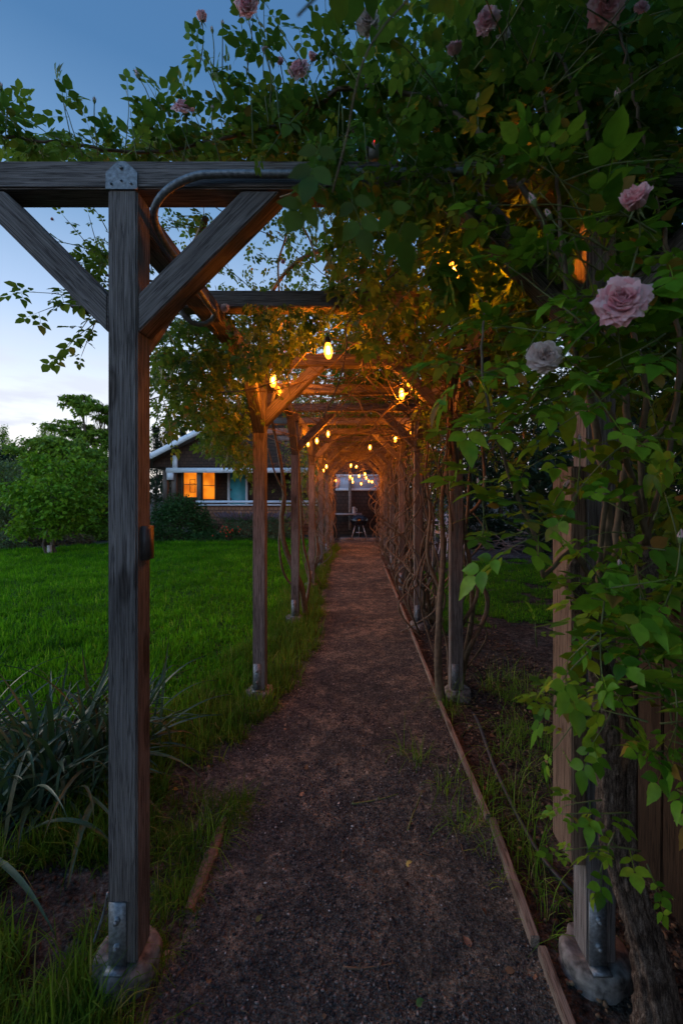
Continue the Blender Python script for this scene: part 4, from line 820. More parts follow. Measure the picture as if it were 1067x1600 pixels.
for pix, rr in (([(690, 1100, 3.2), (684, 1040, 3.2), (686, 960, 3.22), (692, 870, 3.25), (690, 780, 3.25), (702, 700, 3.25), (698, 600, 3.2), (706, 520, 3.1)], [.034, .022, .020, .014, .012, .010]),
                ([(722, 1098, 3.4), (722, 1050, 3.38), (737, 960, 3.35), (733, 880, 3.32), (722, 800, 3.3), (712, 720, 3.25), (700, 640, 3.2), (696, 540, 3.1), (700, 440, 2.9)], [.022, .018, .016, .013, .011]),
                ([(728, 1098, 3.5), (716, 1010, 3.45), (712, 900, 3.45), (728, 820, 3.4), (734, 740, 3.4), (745, 660, 3.3), (750, 560, 3.2)], [.02, .015, .012, .01]),
                ([(706, 830, 3.2), (697, 720, 3.15), (704, 610, 3.1), (697, 480, 3.0)], [.008, .007, .005]),
                ([(690, 930, 3.25), (668, 870, 3.3), (672, 800, 3.3), (664, 740, 3.3), (668, 690, 3.3), (655, 640, 3.2), (640, 590, 3.1)], [.014, .011, .008, .006])):
    p = spline([at(*q) for q in pix], .03); Cb.tube(p, np.interp(np.linspace(0, 1, len(p)), np.linspace(0, 1, len(rr)), rr), 12, 0, rough=.38, seed=len(pix))
climb(Cb, r, .84, 3.5, 3, spread=.10); climb(Cb, r, .72, 4.3, 2, spread=.10, rad=(.005, .010)); tangle(Cb, r, 40, .4, .95, 2.5, 4.2, 1.85, 2.4, .0038); climb(Cb, r, .78, 3.4, 2, top=2.3, rad=(.004, .008), spread=.08)
tangle(Cb, r, 80, -.2, 1.1, 2.1, 4.3, 2.3, 2.6, .0032)
def ceilpts(poly, D0, D1, n, zmin, zmax=3.0):
    P = region(poly, D0, D1, n, r, 30); return P[(P[:, 2] > zmin) & (P[:, 2] < zmax)]
P = ceilpts([(540, 360), (650, 330), (800, 380), (850, 540), (740, 640), (690, 600), (640, 560), (560, 540), (520, 470)], 1.65, 3.3, 2000, 2.02, 2.75); Lb.cloud(P, .085, .5, .6)
P = ceilpts([(640, 560), (760, 560), (860, 640), (830, 730), (760, 720), (735, 650), (690, 660), (665, 760), (650, 700)], 2.4, 3.6, 330, 1.55, 2.6); P = P[P[:, 0] > .45]; Lb.cloud(P, .08, .7, .6)
shoots_in([(650, 600), (700, 640), (690, 760), (672, 760), (660, 700)], 3.0, 3.4, 14, Lb, Cb, .25, .08, downd, .035, .1)
shoots_in([(545, 420), (640, 420), (660, 560), (560, 560)], 1.9, 2.6, 26, Lb, Cb, .20, .085, downd, .04, .1)
roof_leaves(Lb, r, 4200, -.15, 1.5, 1.75, 4.4, 2.52, 2.9)
# the rose's outer side, seen beyond the near right post
P = np.stack([r.uniform(.85, 1.7, 1400), r.uniform(1.7, 4.2, 1400), r.uniform(1.75, 2.9, 1400)], -1); Lb.cloud(P[P[:, 2] > 2.3-(P[:, 0]-.85)*.3], .09, .5, .6)
for x, y, D, s, k in ((583, 372, 1.9, 10, 'half'), (616, 378, 1.8, 24, 'pale'), (534, 437, 2.2, 16, 'pale'), (660, 165, 1.7, 18, 'half'), (614, 365, 1.9, 12, 'pale')): flower(rb, x, y, D, s, (-.2, -1, -.2), k)
keep(Cb.build('cane', [M_CANE, M_GREENCANE], smooth=True), rb); keep(Lb.build('foliage', M_LEAFW, None, 'c', 1), rb)

# --- the rose on the third left post: trained along the left edge of the roof and hanging outside it
rc = rose('climbing rose with forked trunk at the third left post, hanging over the lawn side', (-.85, 5.0, 0)); Lc = Leaves(43); Cc = Acc(); r = np.random.default_rng(61)
for pix, rr in (([(478, 960, 5.4), (470, 915, 5.3), (455, 880, 5.25), (444, 850, 5.2), (440, 810, 5.15), (444, 770, 5.1), (438, 720, 5.0), (425, 660, 4.8), (410, 600, 4.4)], [.035, .03, .026, .02, .016, .012]),
                ([(470, 920, 5.35), (448, 905, 5.3), (438, 870, 5.2), (437, 830, 5.2), (446, 780, 5.1), (430, 740, 5.0), (418, 700, 4.9)], [.016, .012, .01, .008]),
                ([(476, 955, 5.4), (484, 900, 5.5), (474, 850, 5.5), (470, 780, 5.4), (466, 700, 5.2)], [.02, .014, .01])):
    p = spline([at(*q) for q in pix], .04); Cc.tube(p, np.interp(np.linspace(0, 1, len(p)), np.linspace(0, 1, len(rr)), rr), 12, 0, rough=.4, seed=len(pix))
Cc.tube(spline([at(410, 600, 4.4), (-1.0, 3.6, 2.35), (-.95, 2.8, 2.4), (-.85, 2.2, 2.5), (-.6, 1.8, 2.6)], .05), .012, 9, 0, rough=.3)
Cc.tube(spline([at(410, 600, 4.4), (-.9, 3.4, 2.5), (-.6, 2.8, 2.6), (-.3, 2.2, 2.62), (.1, 1.9, 2.6)], .05), .010, 9, 0, rough=.3)
tangle(Cc, r, 60, -.9, .2, 2.7, 5.8, 2.3, 2.6, .003); tangle(Cc, r, 34, -1.1, -.85, 2.9, 4.6, 2.0, 2.5, .003)
P = region([(243, 500), (300, 490), (380, 520), (400, 600), (402, 700), (365, 700), (330, 670), (290, 660), (262, 670), (245, 640)], 2.2, 3.7, 1500, r, 30); P = P[(P[:, 0] < -.74)]; Lc.cloud(P, .082, .6, .5)
P = region([(236, 500), (350, 490), (385, 600), (300, 620), (238, 600)], 2.1, 3.0, 500, r, 25); P = P[P[:, 0] < -.74]; Lc.cloud(P, .085, .6, .5)
P = region([(300, 640), (400, 600), (404, 775), (385, 750), (350, 715), (310, 700)], 2.8, 4.2, 1000, r, 22); P = P[P[:, 0] < -.74]; Lc.cloud(P, .075, .8, .5)
P = region([(345, 485), (440, 470), (520, 480), (500, 530), (445, 560), (430, 590), (405, 600), (370, 560)], 1.9, 3.0, 700, r, 25); P = P[(P[:, 2] > 2.05)]; Lc.cloud(P, .078, .6, .6)
P = region([(250, 330), (560, 330), (600, 455), (350, 455), (280, 420)], 1.8, 3.4, 330, r, 30); P = P[P[:, 2] > 2.50]; Lc.cloud(P, .075, .4, .7)
shoots_in([(350, 490), (480, 490), (440, 580), (390, 580)], 2.1, 2.7, 26, Lc, Cc, .18, .08, downd, .035, .1)
shoots_in([(245, 500), (380, 510), (390, 660), (300, 620), (245, 560)], 2.3, 3.3, 40, Lc, Cc, .26, .085, downd, .04, .1)
shoots_in([(240, 600), (262, 600), (262, 640), (240, 640)], 2.0, 2.3, 4, Lc, Cc, .20, .095, downd, .05, .1)
shoots_in([(265, 335), (350, 335), (340, 400), (300, 380)], 1.7, 2.0, 6, Lc, Cc, .16, .08, anyd, .04, .1)
# sprays outside the left post, against the sky
for q, d, ln, lf in (((168, 470, 1.75), (-1, 0, .25), .32, .135), ((168, 490, 1.75), (-.8, 0, -.5), .22, .13), ((130, 462, 1.75), (-.9, 0, -.2), .16, .14), ((150, 480, 1.78), (-.5, 0, -.9), .16, .12), ((168, 440, 1.75), (-.8, 0, -.1), .22, .08), ((150, 500, 1.75), (-.3, 0, -1), .14, .08), ((168, 420, 1.8), (-.7, 0, .8), .22, .085), ((168, 400, 1.8), (-.9, 0, .35), .26, .085), ((160, 405, 1.8), (-.4, 0, 1), .16, .08), ((168, 360, 1.8), (-.4, 0, .6), .12, .07), ((240, 430, 1.8), (-.2, 0, 1), .12, .07)):
    shoot(Lc, Cc, at(*q), np.array(d, float), ln, .0022, .12, lf, .04, .1, 1)
P = region([(110, 405), (150, 370), (168, 360), (168, 470), (130, 440)], 1.75, 2.0, 90, r); Lc.cloud(P, .07, .4, .6)
Cc.tube(spline([at(165, 430, 1.8), at(240, 440, 1.85), at(300, 470, 2.0), at(340, 520, 2.3)], .03), .005, 7, 0)
roof_leaves(Lc, r, 3000, -1.15, .4, 2.9, 6.2, 2.54, 2.95, .09)
for x, y, D, s, k in ((300, 610, 2.6, 17, 'pale'), (352, 482, 2.2, 16, 'pale'), (372, 486, 2.3, 12, 'half'), (272, 560, 2.5, 12, 'half'), (302, 630, 2.8, 12, 'pale'), (262, 595, 2.4, 14, 'pale'), (443, 410, 2.2, 10, 'half'), (320, 590, 2.6, 10, 'pale'), (290, 600, 2.6, 12, 'pale'), (83, 343, 1.8, 7, 'half'), (330, 585, 2.7, 9, 'half')): flower(rc, x, y, D, s, (-.2, -1, .1), k)
keep(Cc.build('cane', [M_CANE, M_GREENCANE], smooth=True), rc); keep(Lc.build('foliage', M_LEAFW, None, 'c', 1), rc)

# --- the roses further down the tunnel: two grown, then copied along the posts
def far_rose(side, seed, label, loc, nc):
    root = rose(label, loc); r = np.random.default_rng(seed); Lv = Leaves(seed); Cv = Acc(); t = -side
    climb(Cv, r, .07*side, .15, nc, toward=t, spread=.10, rad=(.008, .020)); climb(Cv, r, .02*side, -.35, nc//2+1, toward=t, spread=.16, rad=(.005, .010), top=2.4); climb(Cv, r, .1*side, .6, nc//2+1, toward=t, spread=.16, rad=(.005, .010))
    tangle(Cv, r, 40, min(0, t*.75), max(0, t*.75), -1, 1, 2.35, 2.6, .003); tangle(Cv, r, 14, -.15, .15, -.9, .9, 1.9, 2.4, .003)
    roof_leaves(Lv, r, 4200, -.85 if side > 0 else -.35, .55 if side > 0 else .85, -1.05, 1.05, 2.54, 2.9, .095)
    P = np.stack([side*np.abs(r.normal(.10, .14, 700)), r.uniform(-1, 1, 700), r.uniform(1.7, 2.6, 700)], -1); Lv.cloud(P[r.random(700) < .25+(P[:, 2]-1.7)*.8], .08, .6, .6)
    P = np.stack([side*r.uniform(.15, .45, 450), r.uniform(-1, 1, 450), r.uniform(.9, 2.3, 450)], -1); Lv.cloud(P[vnoise(P[:, 1]*4, P[:, 2]*4, seed) > .45], .08, .6, .6)
    Cv.build('cane', M_CANE, root, smooth=True); Lv.build('foliage', M_LEAFW, root, 'c', 0); return root
rr1 = far_rose(1, 71, 'climbing rose with many thin canes at the third right post', (.71, 5.1, 0), 12)
rr2 = far_rose(1, 72, 'climbing rose with tangled canes at the fourth right post', (.72, 7.1, 0), 14)
copy_tree(rr1, (.74, 9.05, 0), 'climbing rose with crowded canes at the fifth right post'); copy_tree(rr2, (.74, 11.0, 0), 'climbing rose at the sixth right post, two from the far end'); copy_tree(rr1, (.74, 12.95, 0), 'climbing rose at the last right post')
rl1 = far_rose(-1, 81, 'climbing rose with slim canes at the fourth left post', (-.71, 7.35, 0), 3)
rl2 = far_rose(-1, 82, 'climbing rose with thin canes at the fifth left post', (-.71, 9.3, 0), 3)
rl3 = far_rose(-1, 83, 'climbing rose with thick knotted canes at the sixth left post', (-.74, 11.2, 0), 11)
copy_tree(rl3, (-.74, 12.95, 0), 'climbing rose at the last left post, thick with canes')

# ------------------------------------------------------------------ trees, shrubs, hedge
LS = 1.0
def leafset(name, a, b_, c_): return leafmat(name, [(0, a), (.5, b_), (1, c_)], .3, .55, (b_[0]*2.2, b_[1]*1.8, b_[2]*1.4))
M_T1 = leafset('light tree leaf', (.065, .13, .018), (.125, .24, .024), (.20, .34, .04)); M_T2 = leafset('maple leaf', (.06, .15, .010), (.12, .29, .016), (.19, .38, .03))
M_T3 = leafset('grey green leaf', (.07, .12, .05), (.115, .18, .075), (.16, .24, .11)); M_T4 = leafset('dark leaf', (.010, .024, .012), (.018, .040, .018), (.030, .060, .026))
M_T5 = leafset('dry stem', (.09, .062, .035), (.15, .11, .055), (.21, .165, .08)); M_T6 = leafset('shrub leaf', (.024, .075, .020), (.045, .125, .030), (.075, .18, .05)); M_LAV = leafset('lavender spike', (.11, .09, .11), (.17, .14, .17), (.24, .20, .23))
M_TRUNK = simple('tree bark', (.085, .068, .052), .9, var=.45, scale=14, bump=.9); M_WHITE = simple('tree guard', (.45, .46, .45), .7, var=.15)
def tree(name, label, cat, base, blobs, nleaf, size, m, trad=.08, flat=.6, clumps=26, spread=.28, parts=('trunk', 'crown'), stems=1, seed=1, density=None, kind='s', group=None, det=0):
    root = thing(name, label, cat, base, group); r = np.random.default_rng(seed); Lv = Leaves(seed); Cv = Acc(); zc = np.mean([b[0][2] for b in blobs])
    for s in range(stems):
        b0 = np.array([r.normal(0, .12)*(stems > 1), r.normal(0, .12)*(stems > 1), -.1]); bl0 = blobs[s % len(blobs)][0]
        fork = np.array([bl0[0]*.25+b0[0], bl0[1]*.25+b0[1], max(.3, zc*.42)]); p = spline([b0, (b0+fork)/2+rnd3(r, .04), fork], .15)
        Cv.tube(p, np.linspace(trad, trad*.7, len(p)), 9, rough=.25)
        for bi, (c, rad) in enumerate(blobs):
            if stems > 1 and bi % stems != s: continue
            c = np.array(c, float); rad = np.array(rad, float); p = spline([fork, (fork+c)/2+rnd3(r, .12), c], .2); Cv.tube(p, np.linspace(trad*.55, trad*.22, len(p)), 7, rough=.2)
            for k in range(clumps):
                d = nrm(rnd3(r)); q = c+d*rad*r.uniform(.45, 1.0)**.5; mid = (c+q)/2+rnd3(r, .06); Cv.tube(spline([p[r.integers(len(p)//2, len(p))], mid, q], .25), np.linspace(trad*.14, trad*.04, 99)[:len(spline([p[-1], mid, q], .25))] if False else trad*.09, 4, cap=False)
                n = max(4, int(nleaf/len(blobs)/clumps*r.uniform(.5, 1.6))); sp = rad.mean()*spread
                L_ = q+r.normal(0, 1, (n, 3))*np.array([sp, sp, sp*flat]); Lv.cloud(L_, size, .3, .45)
    Cv.build(parts[0], M_TRUNK, root, smooth=True); Lv.build(parts[1], m, root, kind, det); return root
def wp(x, y, D): return at(x, y, D)
def B(base, lst):
    "blobs given as photo pixel x,y, distance, radii in metres -> offsets from the base"
    o = []
    for x, y, D, rad in lst: o.append((at(x, y, D)-np.array(base), rad))
    return o
b = (at(168, 800, 21)[0], 21, 0); tree('airy_tree', 'tall airy tree with layered sprays of leaves behind the near left post', 'tree', b, B(b, [(128, 628, 21, (.8, .9, .32)), (155, 645, 21, (1.0, 1, .35)), (185, 635, 21.5, (1, 1, .4)), (108, 668, 21, (1.0, 1, .3)), (145, 680, 21, (1.1, 1, .35)), (195, 690, 21, (1.1, 1, .5)), (165, 715, 21, (1.2, 1.2, .4)), (120, 705, 20.5, (.9, 1, .4))]), 9500, .19, M_T1, .13, .30, 22, .20, seed=3)
b = (at(78, 868, 11)[0], 11, 0); t2 = tree('young_maple', 'bushy bright green young tree with pale trunk guard on the lawn edge', 'tree', b, B(b, [(70, 760, 11, (.5, .5, .4)), (98, 722, 11.4, (.35, .5, .4)), (20, 765, 11.2, (.3, .3, .3)), (138, 775, 11.5, (.35, .3, .3)), (140, 735, 12, (.3, .3, .35)), (45, 790, 11, (.35, .4, .25)), (110, 770, 11.3, (.4, .4, .3)), (75, 800, 10.8, (.45, .4, .3)), (120, 745, 11.6, (.3, .3, .3)), (60, 725, 11.5, (.3, .3, .25)), (95, 820, 10.8, (.35, .3, .25)), (120, 800, 11.2, (.35, .35, .3)), (40, 825, 10.9, (.35, .3, .2)), (80, 775, 10.7, (.5, .4, .35))]), 6500, .12, M_T2, .035, .8, 13, .34, seed=14, stems=3)
a = Acc(); a.lathe([(.05, 0), (.05, .22), (.045, .22)], sides=12); a.build('trunk_guard', M_WHITE, t2)
b = (at(95, 820, 16)[0], 16, 0); tree('broad_tree', 'broad spreading green tree behind the young bushy one', 'tree', b, B(b, [(60, 700, 16, (.9, .8, .35)), (95, 700, 16, (.9, .8, .4)), (125, 710, 16, (.8, .8, .35)), (30, 740, 16, (.5, .8, .4)), (80, 740, 16, (1.1, .8, .6)), (125, 750, 15.8, (.8, .8, .6)), (60, 780, 16, (1.2, .8, .7)), (120, 790, 16.2, (1., .8, .6))]), 11000, .17, M_T1, .10, .45, 18, .25, seed=5)
b = (at(12, 850, 13)[0], 13, 0); tree('olive_sapling', 'slender grey green sapling at the left edge of the lawn', 'tree', b, B(b, [(8, 740, 13, (.45, .5, .4)), (-15, 770, 13, (.5, .5, .5)), (18, 775, 13, (.4, .5, .4)), (0, 805, 13, (.5, .5, .3))]), 5500, .07, M_T3, .03, .6, 24, .32, seed=6)
b = (at(28, 800, 30)[0], 30, 0); tree('dark_evergreen', 'dark rounded evergreen rising behind the grey green sapling', 'tree', b, B(b, [(15, 720, 30, (1.5, 1.2, .8)), (40, 735, 30, (1.5, 1.2, 1)), (0, 745, 30, (2, 1.5, 1.2)), (60, 760, 30, (2, 1.5, 1.3)), (25, 775, 29, (2.5, 1.5, 1.3))]), 9000, .22, M_T4, .15, .8, 34, .34, seed=7)
for x, y, D, h, lab in ((5, 668, 62, 3.4, 'bare topped poplar at the left edge of the skyline'), (70, 664, 58, 3.2, 'thin poplar on the skyline left of the airy tree'), (84, 672, 60, 2.6, 'shorter poplar beside the thin one on the skyline'), (18, 690, 60, 2.0, 'low poplar top between the skyline trees')):
    b = (at(x, 0, D)[0], D, 0); tree('poplar_tree', lab, 'tree', b, B(b, [(x, y+8, D, (.45, .45, .9)), (x-1, y+24, D, (.6, .6, 1.2)), (x+1, y+42, D, (.8, .8, 1.4)), (x, y+62, D, (.9, .9, 1.6))]), 1900, .22, M_T1, .12, 1.2, 16, .34, seed=int(x)+9)
for x, y, D, w, lab in ((264, 645, 27, .55, 'tall pointed cypress behind the house roof'), (286, 668, 28, .5, 'shorter pointed cypress beside the tall one'), (244, 662, 29, .6, 'cypress top just right of the near left post'), (303, 672, 30, .5, 'third small cypress tip behind the roof')):
    b = (at(x, 0, D)[0], D, 0); ht = at(x, y, D)[2]; tree('cypress_tree', lab, 'tree', b, [((0, 0, ht-.35), (w*.28, w*.28, .35)), ((0, 0, ht-1.1), (w*.55, w*.55, .6)), ((0, 0, ht-2.1), (w*.8, w*.8, .7)), ((0, 0, ht-3.2), (w, w, .8)), ((0, 0, ht-4.2), (w*1.05, w, .9))], 3600, .13, M_T4, .1, 1.5, 26, .24, seed=int(x))
b = (at(140, 850, 16.5)[0], 16.5, 0); t = thing('dry_bush', 'brown twiggy dry bush in front of the airy tree', 'bush', b); Lv = Leaves(5); Cv = Acc(); r = np.random.default_rng(5)
for i in range(300):
    q = np.array([r.uniform(-1.2, .9), r.normal(0, .4), 0]); tip = q+np.array([r.normal(0, .28)-.25, r.normal(0, .3), r.uniform(1.4, 3.1)*(1-.35*abs(q[0]+.1))]); Cv.tube(spline([q, (q+tip)/2+rnd3(r, .08), tip], .4), np.linspace(.014, .004, 40)[:1], 4, cap=False)
    Lv.cloud(tip+r.normal(0, .18, (26, 3))*[1, 1, 1.8]-[0, 0, .25], .075, .2, 1.0)
Cv.build('stem', M_T5, t); Lv.build('foliage', M_T5, t, 's', 0)
def bush(name, label, x, y, D, w, h, n, size, m, seed, cat='bush', dp=.7, extra=None):
    b = np.array([at(x, y, D)[0], D, 0]); t = thing(name, label, cat, b); r = np.random.default_rng(seed); Lv = Leaves(seed); Cv = Acc()
    d = nrm(r.normal(0, 1, (n, 3))); d[:, 2] = np.abs(d[:, 2]); rad = (.55+.45*r.random(n)**.5)*(1+.30*fbm(d[:, 0]*3+seed, d[:, 2]*3+d[:, 1]*2, 3, seed)*2)
    P = d*rad[:, None]*np.array([w/2, dp, h]); P[:, 2] = np.maximum(P[:, 2], .03); Lv.cloud(P, size, .1, .6, out=d)
    for i in range(24):
        q = P[r.integers(n)]; Cv.tube(spline([np.array([r.normal(0, .08), r.normal(0, .08), -.03]), q*[.4, .4, .5], q], .2), .008, 5, cap=False)
    Cv.build('stem', M_TRUNK, t); Lv.build('foliage', m, t, 's', 0); 
    if extra: extra(t, r, w, h, dp)
    return t
bush('green_shrub', 'large rounded green shrub in front of the house porch', 280, 836, 14.6, 2.3, 1.42, 9000, .085, M_T6, 11, dp=.8)
def lav(t, r, w, h, dp):
    a = Acc()
    for i in range(300):
        az = r.uniform(0, 6.28); q = np.array([math.cos(az)*w*.42*r.random()**.5, math.sin(az)*dp*.8*r.random()**.5, h*.72]); tip = q*[1.25, 1.25, 1]+[r.normal(0, .05), r.normal(0, .05), r.uniform(.12, .34)]
        a.tube([q, q*.4+tip*.6], .004, 3, 1, cap=False); a.tube([q*.4+tip*.6, tip], .012, 4, 0, cap=False)
    a.build('flower_spike', [M_LAV, M_T6], t)
bush('lavender_bush', 'lavender bush with grey purple spikes under the porch rail', 400, 836, 14.6, 2.7, .78, 7000, .06, M_T3, 12, extra=lav)
bush('low_shrub', 'low dark shrub between the green shrub and the lavender', 322, 838, 14.2, 1.1, .28, 1800, .06, M_T6, 13)
def red(t, r, w, h, dp):
    a = Acc()
    for i in range(26):
        q = np.array([r.normal(0, w*.22), -dp*.5+r.normal(0, .1), h*r.uniform(.3, 1.1)]); a.lathe([(.001, -.02), (.020, 0), (.016, .02), (.001, .035)], q, 6)
    a.build('red_flower', simple('red flower', (.60, .05, .008), .6), t)
bush('red_flower_plant', 'small plant with red flowers in front of the lavender', 358, 840, 14.0, .7, .42, 900, .055, M_T6, 14, 'plant', .35, red)
for x, D, w, h, lab, m_, sd in ((40, 14, 2.2, 1.7, 'loose bright green shrub left of the young tree', M_T1, 25), (115, 14.5, 2.0, 2.0, 'tall loose green shrub right of the young tree', M_T2, 26), (160, 15.5, 1.4, 2.6, 'upright green shrub half hidden by the near left post', M_T1, 27)):
    bush('loose_shrub', lab, x, 0, D, w, h, 3600, .12, m_, sd, dp=.8)
for x, y, D, w, h, lab, m_, sd in ((30, 852, 12.8, 2.2, .30, 'dry brown undergrowth at the foot of the sapling', M_T5, 15), (85, 850, 13.2, 2.4, .34, 'dry brown undergrowth beyond the trunk guard', M_T5, 16), (150, 842, 14.6, 2.0, .45, 'green brown undergrowth behind the near left post', M_T1, 17), (-40, 856, 12, 2.5, .5, 'low undergrowth beyond the left edge of the lawn', M_T3, 18)):
    bush('undergrowth_bush', lab, x, y, D, w, h, 2600, .07, m_, sd, dp=.6)
# trees closing the view on the right and behind the tunnel's end
k = 0
for x, D, z, w, lab in ((770, 13.5, 3.0, 1.5, 'dark tree with slim trunks right of the arbour, nearest the gravel yard'), (850, 15, 3.4, 1.9, 'dark broad tree behind the near right post'), (700, 17, 3.6, 2.2, 'dark tree behind the white patio chairs'), (950, 13, 3.4, 2.0, 'dark tree hidden behind the right hand rose wall'), (1080, 12, 3.2, 2.2, 'dark tree beyond the board fence'), (640, 19, 3.2, 2.0, 'dark tree behind the right hand canes, near the house')):
    b = (at(x, 0, D)[0], D, 0); tree('dark_tree', lab, 'tree', b, [((0, 0, z), (w, 1.2, 1.3)), ((-w*.5, .2, z-.8), (w*.8, 1.2, .9)), ((w*.6, 0, z-.6), (w*.8, 1.2, 1.0)), ((.1, .3, z+1.2), (w*.8, 1, 1)), ((0, -.3, z-1.5), (w, .8, .7))], 9000, .12, M_T4, .09, .7, 34, .32, stems=2, seed=90+k); k += 1
for X, Y, z, w, lab in ((5.2, 2.0, 3.0, 2.2, 'large dark tree added just beyond the board fence for shade'), (4.6, -2.5, 3.2, 2.4, 'unseen dark tree added behind the viewer on the right for shade'), (-1.0, -6.5, 3.4, 2.6, 'unseen dark tree added straight behind the viewer for shade'), (-6.5, -4.5, 3.0, 2.4, 'unseen dark tree added behind the viewer on the left for shade'), (5.5, 6.5, 3.0, 2.0, 'dark tree added by the side lawn for shade')):  # big trees added round the viewer, mostly unseen, to shade the foreground
    tree('dark_tree', lab, 'tree', (X, Y, 0), [((0, 0, z), (w, w, 1.5)), ((-w*.4, .4, z-1.1), (w*.9, w, 1.1)), ((w*.4, -.4, z-1), (w*.9, w, 1.2)), ((.1, .3, z+1.4), (w*.8, w*.8, 1)), ((0, -.3, z-2), (w, w*.8, .9))], 7000, .22, M_T4, .11, .8, 34, .34, stems=2, seed=190+k); k += 1
for x, D, w, h, lab, m_ in ((740, 12.5, 1.8, 1.1, 'dark shrub behind the gravel yard', M_T4), (830, 12.8, 2.2, 1.3, 'dark shrub below the trees at the right', M_T4), (900, 11, 2.4, 1.5, 'dark shrub beyond the near right post', M_T4), (640, 16.8, 2.6, 1.3, 'dark shrub behind the patio chairs', M_T4), (520, 17, 1.5, .9, 'dark shrub left of the kettle grill', M_T4), (585, 17.2, 1.7, 1.15, 'dark shrub right of the kettle grill', M_T4), (1010, 9, 2.6, 1.7, 'dark shrub behind the board fence', M_T4)):
    bush('dark_shrub', lab, x, 840, D, w, h, 4200, .09, m_, 30+k, dp=.7); k += 1
# cut branches piled at the yard's edge
a = Acc(); r = np.random.default_rng(8); c = at(805, 815, 11.5); c[2] = 0
for i in range(60): q = c+r.normal(0, 1, 3)*[.5, .25, 0]+[0, 0, abs(r.normal(.15, .12))]; d = nrm(rnd3(r)*[1, .6, .25]); a.tube([q-d*.35, q+rnd3(r, .03), q+d*.35], .012, 5)
tag(a.build('brush_pile', simple('cut branches', (.15, .13, .11), .9)), 'pile of cut grey branches at the far edge of the gravel yard', 'brush pile')
# distant treeline all round, so that nothing ends in a bare horizon
Lv = Leaves(77); r = np.random.default_rng(77)
az = r.uniform(-2.9, 2.9, 26000); rr_ = r.uniform(70, 80, 26000); P = np.stack([np.sin(az)*rr_, np.cos(az)*rr_, r.random(26000)**.8*(5.2+5*fbm(az*14, az*0, 4, 6))], -1); Lv.cloud(P, .9, .1, .8)
tag(Lv.build('distant_woods', M_T4, None, 's', 0), 'far dark line of woods closing the horizon', 'woods', kind='stuff')

# ------------------------------------------------------------------ the house
M_SHING = None
def shingles(name, c1, c2, mortar):
    m, n, b = mat(name); t = nn(n, 'ShaderNodeTexCoord'); mp = nn(n, 'ShaderNodeMapping'); mp.inputs['Rotation'].default_value = (R(90), 0, 0); n.links.new(t.outputs['Object'], mp.inputs[0])
    br = nn(n, 'ShaderNodeTexBrick'); br.inputs['Color1'].default_value = (*c1, 1); br.inputs['Color2'].default_value = (*c2, 1); br.inputs['Mortar'].default_value = (*mortar, 1); br.inputs['Scale'].default_value = 4.0; br.inputs['Mortar Size'].default_value = .035; br.inputs['Brick Width'].default_value = .6; br.inputs['Row Height'].default_value = .5
    n.links.new(mp.outputs[0], br.inputs[0]); n.links.new(br.outputs[0], b.inputs['Base Color']); b.inputs['Roughness'].default_value = .9
    bp = nn(n, 'ShaderNodeBump', Strength=.8, Distance=.02, invert=True); n.links.new(br.outputs['Fac'], bp.inputs['Height']); n.links.new(bp.outputs[0], b.inputs['Normal']); return m
M_SH1 = shingles('red brown shingle', (.22, .10, .05), (.30, .14, .075), (.04, .02, .012)); M_SH2 = shingles('dark shingle', (.055, .034, .024), (.036, .024, .019), (.012, .009, .007))
M_TRIM = simple('pale blue trim paint', (.58, .70, .80), .5, var=.08, scale=8); M_ROOF = simple('grey roof shingle', (.12, .12, .125), .9, var=.3, scale=8, bump=.5)
M_TEAL = simple('teal door paint', (.06, .40, .52), .45, var=.1, scale=6); M_LIT = simple('lit orange room', (.5, .2, .04), .6, var=.02, bump=0, emit=(1, .235, .008), es=.80); _n = M_LIT.node_tree; _t = [q for q in _n.nodes if q.type == 'TEX_NOISE'][0]; _t.inputs['Scale'].default_value = 2.2; _t.inputs['Detail'].default_value = 1.5; _e = rampn(_n, _t.outputs[0], [(.35, (.55, .11, .004)), (.6, (1, .27, .012))]); _n.links.new(_e, _n.nodes['Principled BSDF'].inputs['Emission Color'])
M_SASH = simple('dark window sash', (.10, .085, .07), .6)
ho = thing('bungalow', 'shingled bungalow with blue white porch trim, lit orange window and teal door', 'house', (-3, 16, 0))
def hb(name, boxes, m, par=None):
    a = Acc()
    for c, d in boxes: a.box(c, d)
    o = a.build(name, m); keep(o, ho) if par is None else None
    if par is not None: o.parent = par
    return o
s16 = lambda x: (x-VX)/F*16; s17 = lambda x: (x-VX)/F*17.6; z16 = lambda y: EYE-(y-VY)/F*16; z17 = lambda y: EYE-(y-VY)/F*17.6
hb('porch_wall', [(((s16(303)-1.3)/2, 16.06, .55), (-1.3-s16(303), .12, 1.10))], M_SH1)
hb('back_wall', [((-3.0, 17.80, 1.25), (8.4, .2, 2.7)), ((-7.15, 18.6, 1.2), (.15, 2, 2.5))], M_SH2)
hb('porch_floor', [((-4.0, 16.9, .12), (5.3, 1.5, .16))], M_ROOF); hb('side_wall', [((-.1, 16.1, 1.2), (2.3, .16, 2.5))], M_SH2)
ridx, ridz, ex, ez = -3.0, 4.85, -7.7, 2.42; sl = (ridz-ez)/(ridx-ex)
a = Acc(); V = np.array([[-7.2, 16.0, 2.43], [1.2, 16.0, 2.43], [1.2, 16.0, 2.62], [ridx, 16.0, ridz-.08], [-7.2, 16.0, 2.62]]); V2 = V+[0, .12, 0]
a.add(np.concatenate([V, V2]), [np.array([[0, 1, 2, 3, 4], [9, 8, 7, 6, 5]])]); keep(a.build('gable_wall', M_SH2), ho)
